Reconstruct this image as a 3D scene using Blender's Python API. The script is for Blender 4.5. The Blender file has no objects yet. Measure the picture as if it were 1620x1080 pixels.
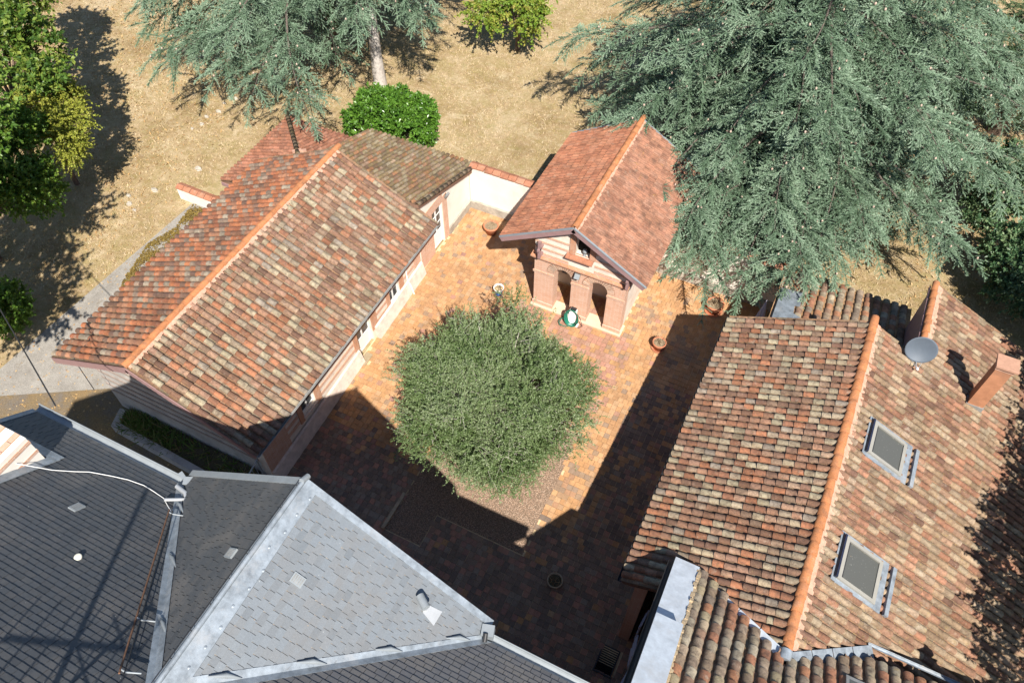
import bpy, math, random
import numpy as np
from mathutils import Matrix, Vector
random.seed(7)
rng = np.random.default_rng(11)
scene = bpy.context.scene
COL = scene.collection

# ------------------------------------------------------------------ camera
CAM = np.array([0.0, 0.0, 25.0])
PITCH, YAW, ROLL = math.radians(52.60), math.radians(-26.05), math.radians(-0.10)
fw = np.array([math.sin(YAW)*math.cos(PITCH), math.cos(YAW)*math.cos(PITCH), -math.sin(PITCH)])
rt = np.array([math.cos(YAW), -math.sin(YAW), 0.0])
dn = np.cross(fw, rt)
rt, dn = rt*math.cos(ROLL)+dn*math.sin(ROLL), -rt*math.sin(ROLL)+dn*math.cos(ROLL)
cd = bpy.data.cameras.new('camera'); cam = bpy.data.objects.new('camera', cd); COL.objects.link(cam)
cd.sensor_width = 36; cd.lens = 36*1240/1620; cd.clip_start = 0.5; cd.clip_end = 900
cam.matrix_world = Matrix(((rt[0], -dn[0], -fw[0], CAM[0]), (rt[1], -dn[1], -fw[1], CAM[1]), (rt[2], -dn[2], -fw[2], CAM[2]), (0, 0, 0, 1)))
scene.camera = cam

# ------------------------------------------------------------------ light
SUN_EL = math.radians(49.2)
sx, sy = 0.617, -0.787
sun_az = math.atan2(sx, sy)                     # clockwise from +Y
w = bpy.data.worlds.new('World'); scene.world = w; w.use_nodes = True
nt = w.node_tree; nt.nodes.clear()
sky = nt.nodes.new('ShaderNodeTexSky'); sky.sky_type = 'NISHITA'; sky.sun_disc = False
sky.dust_density = 0.3; sky.ozone_density = 3.0; sky.sun_elevation = SUN_EL; sky.sun_rotation = sun_az
bg = nt.nodes.new('ShaderNodeBackground'); bg.inputs[1].default_value = 0.07
wo = nt.nodes.new('ShaderNodeOutputWorld')
nt.links.new(sky.outputs[0], bg.inputs[0]); nt.links.new(bg.outputs[0], wo.inputs[0])
sl = bpy.data.lights.new('sun', 'SUN'); sl.energy = 4.6; sl.angle = math.radians(0.53); sl.color = (1.0, 0.95, 0.87)
so = bpy.data.objects.new('sun', sl); COL.objects.link(so)
sd = Vector((sx*math.cos(SUN_EL), sy*math.cos(SUN_EL), math.sin(SUN_EL)))
so.rotation_euler = sd.to_track_quat('Z', 'Y').to_euler(); so.location = (20, -30, 60)
vs = scene.view_settings; scene.display_settings.display_device = 'sRGB'
vs.view_transform = 'Standard'; vs.look = 'None'; vs.gamma = 1; vs.use_curve_mapping = False
vs.exposure = 0.95
scene.cycles.max_bounces = 6; scene.cycles.transparent_max_bounces = 4

# ------------------------------------------------------------------ helpers
def project(P):
    P = np.atleast_2d(np.asarray(P, float)) - CAM
    x, y, z = P@rt, P@dn, P@fw
    return np.stack([x/z*1240+810, y/z*1240+540], 1)
def in_frame(P, m=0):
    q = project(P)
    return (q[:, 0] > -m) & (q[:, 0] < 1620+m) & (q[:, 1] > -m) & (q[:, 1] < 1080+m)
def gz(y):
    return np.where(np.asarray(y) >= 20, 0.0, np.where(np.asarray(y) < 3, -1.19, -0.07*(20-np.asarray(y))))
def gzf(y): return float(gz(y))

def thing(name, label, cat, loc=(0, 0, 0), group=None):
    o = bpy.data.objects.new(name, None); COL.objects.link(o)
    o.location = loc; o.empty_display_size = 0.3
    o['label'] = label; o['category'] = cat
    if group: o['group'] = group
    return o
def tag(o, label, cat, group=None):
    o['label'] = label; o['category'] = cat
    if group: o['group'] = group
    return o
def link(name, me, parent=None, kind=None, m=None):
    o = bpy.data.objects.new(name, me); COL.objects.link(o)
    if parent is not None:
        o.parent = parent
        if parent.type == 'EMPTY': o.matrix_parent_inverse = Matrix.Translation(-Vector(parent.location))
    if m is not None: o.matrix_basis = m
    if kind: o['kind'] = kind
    return o

class MB:
    """collects faces, one mesh object at build()"""
    def __init__(s): s.v = []; s.f = []; s.r = []; s.s = []
    def add(s, vs_, fs, rnd=0.5, smooth=False):
        b = len(s.v); s.v += [tuple(map(float, p)) for p in vs_]
        for f in fs: s.f.append([b+i for i in f]); s.r.append(rnd); s.s.append(smooth)
    def box(s, lo, hi, rnd=0.5):
        x0, y0, z0 = lo; x1, y1, z1 = hi
        s.add([(x0, y0, z0), (x1, y0, z0), (x1, y1, z0), (x0, y1, z0), (x0, y0, z1), (x1, y0, z1), (x1, y1, z1), (x0, y1, z1)],
              [(0, 3, 2, 1), (4, 5, 6, 7), (0, 1, 5, 4), (1, 2, 6, 5), (2, 3, 7, 6), (3, 0, 4, 7)], rnd)
    def obox(s, c, ax, half, rnd=0.5):
        c = np.array(c, float); ax = [np.array(a, float) for a in ax]
        P = [c+ax[0]*half[0]*i+ax[1]*half[1]*j+ax[2]*half[2]*k for k in (-1, 1) for (i, j) in ((-1, -1), (1, -1), (1, 1), (-1, 1))]
        s.add(P, [(0, 3, 2, 1), (4, 5, 6, 7), (0, 1, 5, 4), (1, 2, 6, 5), (2, 3, 7, 6), (3, 0, 4, 7)], rnd)
    def slab(s, top, thick, nrm=(0, 0, 1), rnd=0.5):
        n = len(top); t = np.array(top, float); b = t-np.array(nrm, float)*thick
        s.add(list(t)+list(b), [tuple(range(n)), tuple(range(2*n-1, n-1, -1))]+[(i, i+n, (i+1) % n+n, (i+1) % n) for i in range(n)], rnd)
    def tube(s, pts, r, k=8, rnd=0.5, cap=True, smooth=True):
        pts = [np.array(p, float) for p in pts]; n = len(pts)
        rr = r if hasattr(r, '__len__') else [r]*n
        ref = np.array([0.3, 0.2, 0.93]); V = []
        for i, p in enumerate(pts):
            d = pts[min(i+1, n-1)]-pts[max(i-1, 0)]; d = d/(np.linalg.norm(d)+1e-9)
            a = np.cross(d, ref); 
            if np.linalg.norm(a) < 0.15: a = np.cross(d, (1, 0, 0))
            a /= np.linalg.norm(a); b = np.cross(d, a)
            for j in range(k):
                t = 2*math.pi*j/k; V.append(p+(a*math.cos(t)+b*math.sin(t))*rr[i])
        F = [(i*k+j, i*k+(j+1) % k, (i+1)*k+(j+1) % k, (i+1)*k+j) for i in range(n-1) for j in range(k)]
        s.add(V, F, rnd, smooth)
        if cap:
            s.add(V[:k], [tuple(range(k-1, -1, -1))], rnd); s.add(V[-k:], [tuple(range(k))], rnd)
    def lathe(s, c, prof, k=24, rnd=0.5, smooth=True, axis=None):
        c = np.array(c, float); V = []
        for r, z in prof:
            for j in range(k):
                t = 2*math.pi*j/k; V.append(c+np.array([r*math.cos(t), r*math.sin(t), z]))
        n = len(prof)
        F = [(i*k+j, i*k+(j+1) % k, (i+1)*k+(j+1) % k, (i+1)*k+j) for i in range(n-1) for j in range(k)]
        s.add(V, F, rnd, smooth)
    def build(s, name, mat, parent=None, kind=None):
        me = bpy.data.meshes.new(name); me.from_pydata(s.v, [], s.f)
        a = me.attributes.new('rnd', 'FLOAT', 'FACE'); a.data.foreach_set('value', np.array(s.r, np.float32))
        me.polygons.foreach_set('use_smooth', np.array(s.s, bool))
        me.materials.append(mat); me.update()
        return link(name, me, parent, kind)

def mesh_np(name, V, F, rnd, mat, smooth=None):
    """V (n,3), F (m,k) uniform polygons"""
    me = bpy.data.meshes.new(name); m, k = F.shape
    me.vertices.add(len(V)); me.vertices.foreach_set('co', np.ascontiguousarray(V, np.float32).ravel())
    me.loops.add(m*k); me.loops.foreach_set('vertex_index', np.ascontiguousarray(F, np.int32).ravel())
    me.polygons.add(m); me.polygons.foreach_set('loop_start', np.arange(0, m*k, k, dtype=np.int32))
    me.polygons.foreach_set('loop_total', np.full(m, k, np.int32))
    me.update(calc_edges=True)
    a = me.attributes.new('rnd', 'FLOAT', 'FACE'); a.data.foreach_set('value', np.ascontiguousarray(rnd, np.float32))
    if smooth is not None: me.polygons.foreach_set('use_smooth', np.ascontiguousarray(np.broadcast_to(smooth, (m,)), bool))
    else: me.polygons.foreach_set('use_smooth', np.zeros(m, bool))
    me.materials.append(mat); me.update()
    return me

# ------------------------------------------------------------------ materials
def srgb(r, g, b):
    f = lambda c: (c/255/12.92) if c/255 <= 0.04045 else ((c/255+0.055)/1.055)**2.4
    return (f(r), f(g), f(b), 1)
class NT:
    def __init__(s, name):
        s.m = bpy.data.materials.new(name); s.m.use_nodes = True; s.t = s.m.node_tree; s.t.nodes.clear()
        s.out = s.n('ShaderNodeOutputMaterial'); s.b = s.n('ShaderNodeBsdfPrincipled'); s.l(s.b.outputs[0], s.out.inputs[0])
    def n(s, t, **kw):
        x = s.t.nodes.new(t)
        for k, v in kw.items(): setattr(x, k, v)
        return x
    def l(s, a, b): s.t.links.new(a, b)
    def pos(s): return s.n('ShaderNodeNewGeometry').outputs['Position']
    def noise(s, scale, detail=4, rough=0.6, vec=None, dist=0):
        x = s.n('ShaderNodeTexNoise'); x.inputs['Scale'].default_value = scale; x.inputs['Detail'].default_value = detail
        x.inputs['Roughness'].default_value = rough; x.inputs['Distortion'].default_value = dist
        s.l(vec if vec is not None else s.pos(), x.inputs['Vector']); return x.outputs['Fac']
    def ramp(s, fac, stops, interp='LINEAR'):
        x = s.n('ShaderNodeValToRGB'); cr = x.color_ramp; cr.interpolation = interp
        while len(cr.elements) < len(stops): cr.elements.new(0.5)
        for e, (p, c) in zip(cr.elements, stops):
            e.position = p; e.color = c if hasattr(c, '__len__') else (c, c, c, 1)
        s.l(fac, x.inputs[0]); return x.outputs[0]
    def mix(s, fac, a, b, mode='MIX'):
        x = s.n('ShaderNodeMix', data_type='RGBA', blend_type=mode)
        for i, q in ((0, fac), (6, a), (7, b)):
            if hasattr(q, 'is_linked'): s.l(q, x.inputs[i])
            elif i == 0: x.inputs[0].default_value = q
            else: x.inputs[i].default_value = q
        return x.outputs[2]
    def math(s, op, a, b=0.0):
        x = s.n('ShaderNodeMath', operation=op)
        for i, q in ((0, a), (1, b)):
            if hasattr(q, 'is_linked'): s.l(q, x.inputs[i])
            else: x.inputs[i].default_value = q
        return x.outputs[0]
    def rnd(s):
        a = s.n('ShaderNodeAttribute', attribute_name='rnd'); return a.outputs['Fac']
    def bump(s, h, strength=0.4, dist=0.02):
        b = s.n('ShaderNodeBump'); b.inputs['Strength'].default_value = strength; b.inputs['Distance'].default_value = dist
        s.l(h, b.inputs['Height']); s.l(b.outputs[0], s.b.inputs['Normal'])
    def fin(s, col, rough=0.8, spec=0.3, metal=0.0):
        if hasattr(col, 'is_linked'): s.l(col, s.b.inputs['Base Color'])
        else: s.b.inputs['Base Color'].default_value = col
        if hasattr(rough, 'is_linked'): s.l(rough, s.b.inputs['Roughness'])
        else: s.b.inputs['Roughness'].default_value = rough
        s.b.inputs['Specular IOR Level'].default_value = spec; s.b.inputs['Metallic'].default_value = metal
        return s.m

L0 = lambda r, g, b: (r, g, b, 1)
def palette_mat(name, pal, jit=0.35, stain=None, stain_amt=0.5, stain_scale=7, speck=None, speck_lo=0.66, rough=0.85, spec=0.2, bump=0.35, sp_scale=38, moss=None, moss_lo=0.62, moss_scale=2.2, patch=0.6, streak=0.35):
    """per-piece colour from the face attribute rnd, then lichen, specks and stains in the grain"""
    t = NT(name); r = t.rnd(); k = len(pal)
    c = t.ramp(r, [(i/k, p) for i, p in enumerate(pal)], 'CONSTANT')
    wn = t.n('ShaderNodeTexWhiteNoise', noise_dimensions='1D'); t.l(t.math('MULTIPLY', r, 913.7), wn.inputs['W'])
    v = t.math('ADD', t.math('MULTIPLY', wn.outputs['Value'], jit), 1-jit/2)
    hs = t.n('ShaderNodeHueSaturation'); t.l(c, hs.inputs['Color']); t.l(v, hs.inputs['Value']); c = hs.outputs[0]
    n1 = t.noise(stain_scale, 6, 0.7)
    if stain: c = t.mix(t.math('MULTIPLY', t.ramp(n1, [(0.45, 0.0), (0.68, 1.0)]), stain_amt), c, stain)
    n3 = t.noise(22, 5, 0.75)
    c = t.mix(0.75, c, t.ramp(n3, [(0.25, 0.35), (0.5, 0.8), (0.75, 1.0)]), 'MULTIPLY')
    if moss: c = t.mix(t.math('MULTIPLY', t.ramp(t.noise(moss_scale, 7, 0.75), [(moss_lo-0.08, 0.0), (moss_lo+0.06, 1.0)]), 0.75), c, moss)
    big = t.noise(1.15, 6, 0.7, dist=0.8)
    c = t.mix(patch, c, t.ramp(big, [(0.34, 0.42), (0.52, 0.95), (0.7, 1.0)]), 'MULTIPLY')
    if streak: c = t.mix(t.math('MULTIPLY', t.ramp(t.noise(2.6, 7, 0.8), [(0.57, 0.0), (0.66, 1.0)]), streak), c, L0(.46, .40, .31))
    n2 = t.noise(sp_scale, 3, 0.6)
    if speck: c = t.mix(t.ramp(n2, [(speck_lo, 0.0), (speck_lo+0.05, 0.8)]), c, speck)
    t.bump(t.noise(45, 4, 0.7), bump, 0.01)
    return t.fin(c, rough, spec)

def plain(name, col, rough=0.6, spec=0.3, metal=0.0, var=0.25, scale=6, bump=0.15, dark=None):
    t = NT(name); n = t.noise(scale, 6, 0.7)
    c = t.mix(t.ramp(n, [(0.3, 0.0), (0.7, 1.0)]), tuple(x*(1-var) for x in col[:3])+(1,), tuple(min(1, x*(1+var*0.5)) for x in col[:3])+(1,))
    if dark: c = t.mix(t.math('MULTIPLY', t.ramp(t.noise(scale*0.35, 8, 0.75), [(0.52, 0.0), (0.7, 1.0)]), 0.7), c, dark)
    t.bump(t.noise(scale*9, 4, 0.7), bump, 0.01)
    return t.fin(c, rough, spec, metal)

def leaf_mat(name, pal, rough=0.5, spec=0.35, transl=0.25):
    t = NT(name); r = t.rnd(); k = len(pal)
    c = t.ramp(r, [(i/max(1, k-1), p) for i, p in enumerate(pal)])
    t.fin(c, rough, spec)
    tr = t.n('ShaderNodeBsdfTranslucent'); t.l(t.mix(0.5, c, (0.20, 0.26, 0.03, 1)), tr.inputs[0])
    mx = t.n('ShaderNodeMixShader'); mx.inputs[0].default_value = transl
    t.l(t.b.outputs[0], mx.inputs[1]); t.l(tr.outputs[0], mx.inputs[2]); t.l(mx.outputs[0], t.out.inputs[0])
    return t.m

def brick_mat(name, c1, c2, mortar, bw=0.30, bh=0.065, ms=0.012, wear=(0.75, 0.6, 0.5, 1), wear_amt=0.35):
    t = NT(name); sp = t.n('ShaderNodeSeparateXYZ'); t.l(t.pos(), sp.inputs[0])
    cb = t.n('ShaderNodeCombineXYZ'); t.l(t.math('ADD', sp.outputs[0], sp.outputs[1]), cb.inputs[0]); t.l(sp.outputs[2], cb.inputs[1])
    b = t.n('ShaderNodeTexBrick'); t.l(cb.outputs[0], b.inputs['Vector']); b.inputs['Scale'].default_value = 1
    b.inputs['Color1'].default_value = c1; b.inputs['Color2'].default_value = c2; b.inputs['Mortar'].default_value = mortar
    b.inputs['Mortar Size'].default_value = ms; b.inputs['Brick Width'].default_value = bw; b.inputs['Row Height'].default_value = bh
    b.inputs['Mortar Smooth'].default_value = 0.2
    c = t.mix(t.math('MULTIPLY', t.ramp(t.noise(3.5, 7, 0.75), [(0.42, 0.0), (0.7, 1.0)]), wear_amt), b.outputs[0], wear)
    c = t.mix(0.5, c, t.ramp(t.noise(30, 4), [(0.2, 0.55), (0.7, 1.0)]), 'MULTIPLY')
    bp = t.math('SUBTRACT', t.math('MULTIPLY', t.noise(40, 4), 0.4), b.outputs['Fac']); t.bump(bp, 0.5, 0.012)
    return t.fin(c, 0.9, 0.15)

L = lambda r, g, b: (r, g, b, 1)
TILE_PAL = [L(0.378, 0.160, 0.085), L(0.370, 0.294, 0.194), L(0.343, 0.185, 0.116), L(0.308, 0.143, 0.085), L(0.378, 0.302, 0.210), L(0.334, 0.218, 0.147), L(0.396, 0.172, 0.093), L(0.396, 0.336, 0.225), L(0.290, 0.168, 0.113), L(0.370, 0.252, 0.171),
            L(0.370, 0.202, 0.128), L(0.352, 0.277, 0.194), L(0.238, 0.130, 0.089), L(0.387, 0.235, 0.155), L(0.334, 0.277, 0.217), L(0.352, 0.160, 0.089), L(0.387, 0.319, 0.217), L(0.334, 0.193, 0.132), L(0.209, 0.121, 0.082), L(0.253, 0.137, 0.087)]
ORANGE_PAL = [L(0.449, 0.165, 0.078), L(0.397, 0.148, 0.078), L(0.346, 0.140, 0.078), L(0.432, 0.214, 0.125), L(0.285, 0.140, 0.086), L(0.363, 0.297, 0.220), L(0.415, 0.157, 0.074), L(0.259, 0.190, 0.141), L(0.475, 0.181, 0.086), L(0.346, 0.247, 0.180), L(0.397, 0.190, 0.110), L(0.216, 0.124, 0.086), L(0.194, 0.113, 0.083)]
m_tile = palette_mat('clay_tile', TILE_PAL, 0.45, L(.12, .075, .055), 0.75, 8, L(.60, .55, .46), 0.69, moss=L(.30, .22, .07), moss_lo=0.68, moss_scale=9)
m_tile_r = palette_mat('clay_tile_tan', [L(0.348, 0.238, 0.150), L(0.320, 0.176, 0.114), L(0.357, 0.264, 0.176), L(0.310, 0.150, 0.092), L(0.367, 0.273, 0.185), L(0.282, 0.194, 0.123), L(0.357, 0.176, 0.110), L(0.254, 0.136, 0.088), L(0.338, 0.238, 0.150), L(0.385, 0.299, 0.202), L(0.329, 0.202, 0.132), L(0.376, 0.211, 0.136), L(0.207, 0.114, 0.079), L(0.338, 0.246, 0.172)], 0.45, L(.13, .08, .055), 0.7, 8, L(.60, .55, .45), 0.68, moss=L(.29, .21, .07), moss_lo=0.64, moss_scale=9)
m_tile_o = palette_mat('clay_tile_orange', ORANGE_PAL, 0.4, L(.14, .09, .07), 0.65, 7, L(.6, .55, .48), 0.72)
m_tile_b = palette_mat('clay_tile_old', [L(.40, .31, .21), L(.34, .25, .17), L(.44, .36, .25), L(.30, .19, .13), L(.37, .28, .20), L(.42, .20, .11), L(.40, .34, .25), L(.31, .24, .18), L(.36, .17, .10), L(.43, .35, .22)], 0.4, L(.085, .06, .05), 0.75, 6, L(.58, .53, .42), 0.69, moss=L(.30, .21, .05), moss_lo=0.67, moss_scale=8)
m_tile_m = palette_mat('clay_tile_mossy', [L(.33, .25, .17), L(.26, .16, .11), L(.38, .31, .21), L(.30, .19, .13), L(.42, .20, .11), L(.36, .29, .20), L(.24, .18, .12), L(.40, .28, .20), L(.28, .20, .12), L(.33, .17, .11)], 0.4, L(.10, .075, .05), 0.75, 6, L(.5, .47, .36), 0.70, moss=L(.20, .15, .05), moss_lo=0.55, moss_scale=7)
m_tile_h = palette_mat('clay_tile_red', [L(.40, .17, .10), L(.37, .155, .09), L(.43, .19, .12), L(.34, .15, .095), L(.45, .21, .13)], 0.3, L(.17, .09, .06), 0.7, 5, L(.5, .36, .27), 0.72)
m_tile_flat_w = palette_mat('clay_flat_tile_weathered', [L(.41, .20, .125), L(.37, .175, .11), L(.44, .22, .14), L(.35, .17, .11), L(.40, .21, .14)], 0.3, L(.17, .095, .065), 0.85, 3.5, L(.70, .63, .55), 0.72, moss=L(.38, .21, .05), moss_lo=0.68, moss_scale=4, sp_scale=13, patch=.6, streak=.25)
m_tile_flat = palette_mat('clay_flat_tile', [L(.50, .21, .115), L(.47, .19, .105), L(.52, .23, .13), L(.45, .185, .105), L(.48, .22, .13)], 0.2, L(.23, .11, .07), 0.75, 3.0, L(.72, .64, .55), 0.76, moss=L(.42, .23, .05), moss_lo=0.70, moss_scale=3.5, sp_scale=14)
m_channel = palette_mat('clay_channel', [L(.30, .17, .10), L(.26, .16, .10), L(.33, .19, .12), L(.25, .19, .13)], 0.3, L(.12, .08, .06), 0.8, 8, L(.38, .28, .10), 0.60)
m_channel_o = palette_mat('clay_channel_mossy', [L(.46, .26, .13), L(.42, .24, .12), L(.48, .29, .16)], 0.3, L(.16, .10, .06), 0.7, 8, L(.42, .30, .10), 0.62)
m_ridge = palette_mat('ridge_clay', [L(.50, .20, .082), L(.47, .188, .078), L(.53, .215, .09)], 0.15, L(.29, .15, .09), 0.6, 4, L(.60, .47, .36), 0.74, patch=.5, streak=.2)
m_mortar = plain('roof_mortar', L(.54, .32, .225), 0.9, 0.1, var=0.3, scale=9, bump=0.5)
m_deck = plain('roof_boarding', L(.22, .13, .09), 0.9, 0.1)
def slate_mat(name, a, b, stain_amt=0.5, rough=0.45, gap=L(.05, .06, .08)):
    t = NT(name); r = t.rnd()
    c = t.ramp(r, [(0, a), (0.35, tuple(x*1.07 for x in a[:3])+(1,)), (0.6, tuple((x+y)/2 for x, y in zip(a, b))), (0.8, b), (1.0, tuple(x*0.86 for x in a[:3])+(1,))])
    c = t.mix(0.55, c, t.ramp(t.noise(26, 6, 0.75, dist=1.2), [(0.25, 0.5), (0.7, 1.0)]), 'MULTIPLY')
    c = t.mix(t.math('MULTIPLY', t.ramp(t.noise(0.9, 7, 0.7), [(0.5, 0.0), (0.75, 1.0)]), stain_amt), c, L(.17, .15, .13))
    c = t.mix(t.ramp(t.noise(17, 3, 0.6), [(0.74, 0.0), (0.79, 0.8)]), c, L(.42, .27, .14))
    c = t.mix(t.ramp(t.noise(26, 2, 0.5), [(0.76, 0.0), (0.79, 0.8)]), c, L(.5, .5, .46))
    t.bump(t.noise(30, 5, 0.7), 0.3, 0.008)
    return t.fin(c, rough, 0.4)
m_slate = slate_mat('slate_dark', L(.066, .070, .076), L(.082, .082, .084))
m_slate_l = slate_mat('slate_sunlit', L(.178, .198, .218), L(.185, .196, .207), 0.45)  # sun on this slope put into the colour, a paler copy of the slate
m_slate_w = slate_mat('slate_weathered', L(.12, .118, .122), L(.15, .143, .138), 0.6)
m_zinc = plain('zinc_sheet', L(.27, .305, .34), 0.45, 0.5, 0.2, var=0.45, scale=4.5, bump=0.08, dark=L(.36, .36, .36))
m_zinc_d = plain('zinc_gutter_old', L(.30, .30, .29), 0.55, 0.4, 0.2, var=0.35, scale=3, bump=0.1, dark=L(.13, .11, .09))
m_zinc_w = plain('zinc_gutter_pale', L(.28, .305, .32), 0.5, 0.4, 0.2, var=0.15, scale=3, bump=0.05)
m_zinc_b = plain('bright_zinc', L(.60, .65, .70), 0.5, 0.5, 0.1, var=0.22, scale=4, bump=0.08, dark=L(.50, .50, .50))  # zinc brightened in colour to make up for sun missing on its slopes
m_white = plain('white_paint', L(.80, .79, .76), 0.5, 0.4, var=0.06, bump=0.03)
m_wall_w = plain('white_render', L(.76, .70, .62), 0.92, 0.1, var=0.12, scale=1.4, bump=0.25, dark=L(.60, .50, .42))
m_wall_p = plain('pale_render', L(.72, .63, .54), 0.92, 0.1, var=0.2, scale=3, bump=0.35, dark=L(.50, .36, .28))
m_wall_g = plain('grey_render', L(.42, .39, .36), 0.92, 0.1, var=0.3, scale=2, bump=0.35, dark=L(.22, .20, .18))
m_plinth = plain('stained_plinth', L(.42, .38, .32), 0.95, 0.1, var=0.35, scale=3.5, bump=0.5, dark=L(.20, .16, .12))
m_plinth_p = plain('pinkish_plinth', L(.68, .56, .48), 0.95, 0.1, var=0.25, scale=4, bump=0.5, dark=L(.45, .36, .30))
m_brick = brick_mat('pink_brick', L(.58, .30, .19), L(.63, .36, .24), L(.66, .50, .40), ms=.010)
m_brick_o = brick_mat('orange_brick', L(.56, .255, .13), L(.50, .22, .12), L(.56, .36, .25), wear_amt=0.3)
m_brick_r = brick_mat('red_brick', L(.36, .15, .09), L(.30, .13, .085), L(.36, .24, .18), wear=L(.4, .2, .13), wear_amt=0.4)
m_vouss = palette_mat('voussoir_brick', [L(.64, .42, .30), L(.61, .38, .26), L(.67, .47, .35), L(.62, .40, .28)], 0.2, L(.62, .48, .38), 0.5, 6)
m_wall_band = plain('gable_band', L(.33, .27, .235), 0.92, 0.1, var=0.25, scale=4, bump=0.3)
m_mauve = plain('mauve_paint', L(.30, .185, .18), 0.55, 0.35, var=0.15, bump=0.05)
m_metal_l = plain('pale_metal', L(.45, .46, .47), 0.45, 0.5, 0.3, var=0.1, bump=0.03)
m_dark = plain('dark_metal', L(.03, .03, .032), 0.5, 0.4, var=0.2, bump=0.05)
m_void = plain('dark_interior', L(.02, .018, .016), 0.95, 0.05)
m_rust = plain('rusty_steel', L(.20, .11, .07), 0.8, 0.2, 0.2, var=0.4, scale=12)
m_terra = plain('terracotta', L(.52, .20, .105), 0.8, 0.25, var=0.25, scale=5, bump=0.15, dark=L(.36, .17, .11))
m_terra_d = plain('terracotta_worn', L(.44, .35, .24), 0.85, 0.2, var=0.3, scale=7, dark=L(.2, .16, .11))
m_soil = plain('potting_soil', L(.30, .23, .15), 1.0, 0.05, var=0.6, scale=30, bump=1.0)
m_soil_d = plain('dark_soil', L(.11, .095, .06), 1.0, 0.05, var=0.6, scale=20, bump=1.0)
m_twig = plain('dry_stem', L(.36, .27, .17), 0.9, 0.1, var=0.4, scale=30)
m_bark = plain('bark_brown', L(.17, .12, .09), 0.95, 0.1, var=0.5, scale=9, bump=1.0)
m_bark_g = plain('bark_pale_grey', L(.52, .47, .42), 0.95, 0.1, var=0.35, scale=7, bump=0.8, dark=L(.22, .15, .12))
m_glass = NT('window_glass').fin(L(.05, .055, .06), 0.08, 0.6)
m_blue = plain('blue_plastic', L(.05, .16, .42), 0.4, 0.4, var=0.05)
m_green = plain('green_hose', L(.015, .17, .11), 0.4, 0.4, var=0.2, scale=20)
m_lilac = plain('lilac_shutter', L(.42, .41, .47), 0.6, 0.3, var=0.12)
m_dish = plain('grey_dish', L(.095, .115, .14), 0.5, 0.3, 0.0, var=0.12, scale=2, bump=0.03)
m_stone = plain('pale_stone', L(.46, .41, .34), 0.95, 0.1, var=0.45, scale=9, bump=0.6)
m_timber = plain('weathered_timber', L(.28, .21, .16), 0.85, 0.15, var=0.35, scale=14)
m_oxide = plain('chimney_render', L(.45, .21, .115), 0.9, 0.12, var=0.25, scale=3, bump=0.4, dark=L(.30, .16, .10))
# ================================================================== GROUND
def grid_sheet(xs, ys, dz, name, mat, mask=None, und=0.0):
    X, Y = np.meshgrid(xs, ys); Z = gz(Y)+dz
    if und: Z = Z+und*(np.sin(X*0.7+1.3*np.sin(Y*0.31))*np.cos(Y*0.53+0.8*np.sin(X*0.27)))
    V = np.stack([X.ravel(), Y.ravel(), Z.ravel()], 1); nx = len(xs)
    i, j = np.meshgrid(np.arange(len(xs)-1), np.arange(len(ys)-1)); a = (j*nx+i).ravel()
    F = np.stack([a, a+1, a+1+nx, a+nx], 1)
    return mesh_np(name, V, F, np.full(len(F), .5), mat, True)
t = NT('dry_lawn')
n1 = t.noise(0.35, 8, 0.72); n2 = t.noise(2.4, 8, 0.8); n3 = t.noise(22, 5, 0.8)
c = t.ramp(n1, [(0.30, L(.22, .155, .08)), (0.42, L(.37, .26, .14)), (0.54, L(.48, .355, .205)), (0.68, L(.58, .455, .295))])
c = t.mix(t.math('MULTIPLY', t.ramp(n2, [(0.44, 0.0), (0.66, 1.0)]), 0.75), c, L(.30, .235, .09))
c = t.mix(t.math('MULTIPLY', t.ramp(t.noise(4.5, 7, 0.8), [(0.52, 0.0), (0.62, 1.0)]), 0.5), c, L(.60, .48, .32))
c = t.mix(t.math('MULTIPLY', t.ramp(t.noise(1.3, 7, 0.75, dist=0.6), [(0.5, 0.0), (0.7, 1.0)]), 0.5), c, L(.36, .235, .13))
c = t.mix(t.math('MULTIPLY', t.ramp(t.noise(0.8, 8, 0.78, dist=0.8), [(0.50, 0.0), (0.64, 1.0)]), 0.45), c, L(.33, .285, .11))
c = t.mix(t.math('MULTIPLY', t.ramp(t.noise(0.5, 8, 0.8, dist=1.5), [(0.54, 0.0), (0.66, 1.0)]), 0.6), c, L(.66, .54, .36))
c = t.mix(0.75, c, t.ramp(n3, [(0.25, 0.4), (0.6, 1.0)]), 'MULTIPLY')
t.bump(n3, 1.0, 0.05)
m_lawn = t.fin(c, 1.0, 0.05)
ax = np.concatenate([np.linspace(-260, -60, 12), np.arange(-56, 30, 1.0), np.linspace(32, 260, 14)])
ay = np.concatenate([np.linspace(-200, -5, 10), np.arange(-3, 62, 1.0), np.linspace(64, 420, 20)])
lawn = link('lawn', grid_sheet(ax, ay, -0.03, 'lawn', m_lawn), kind='structure')

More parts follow.
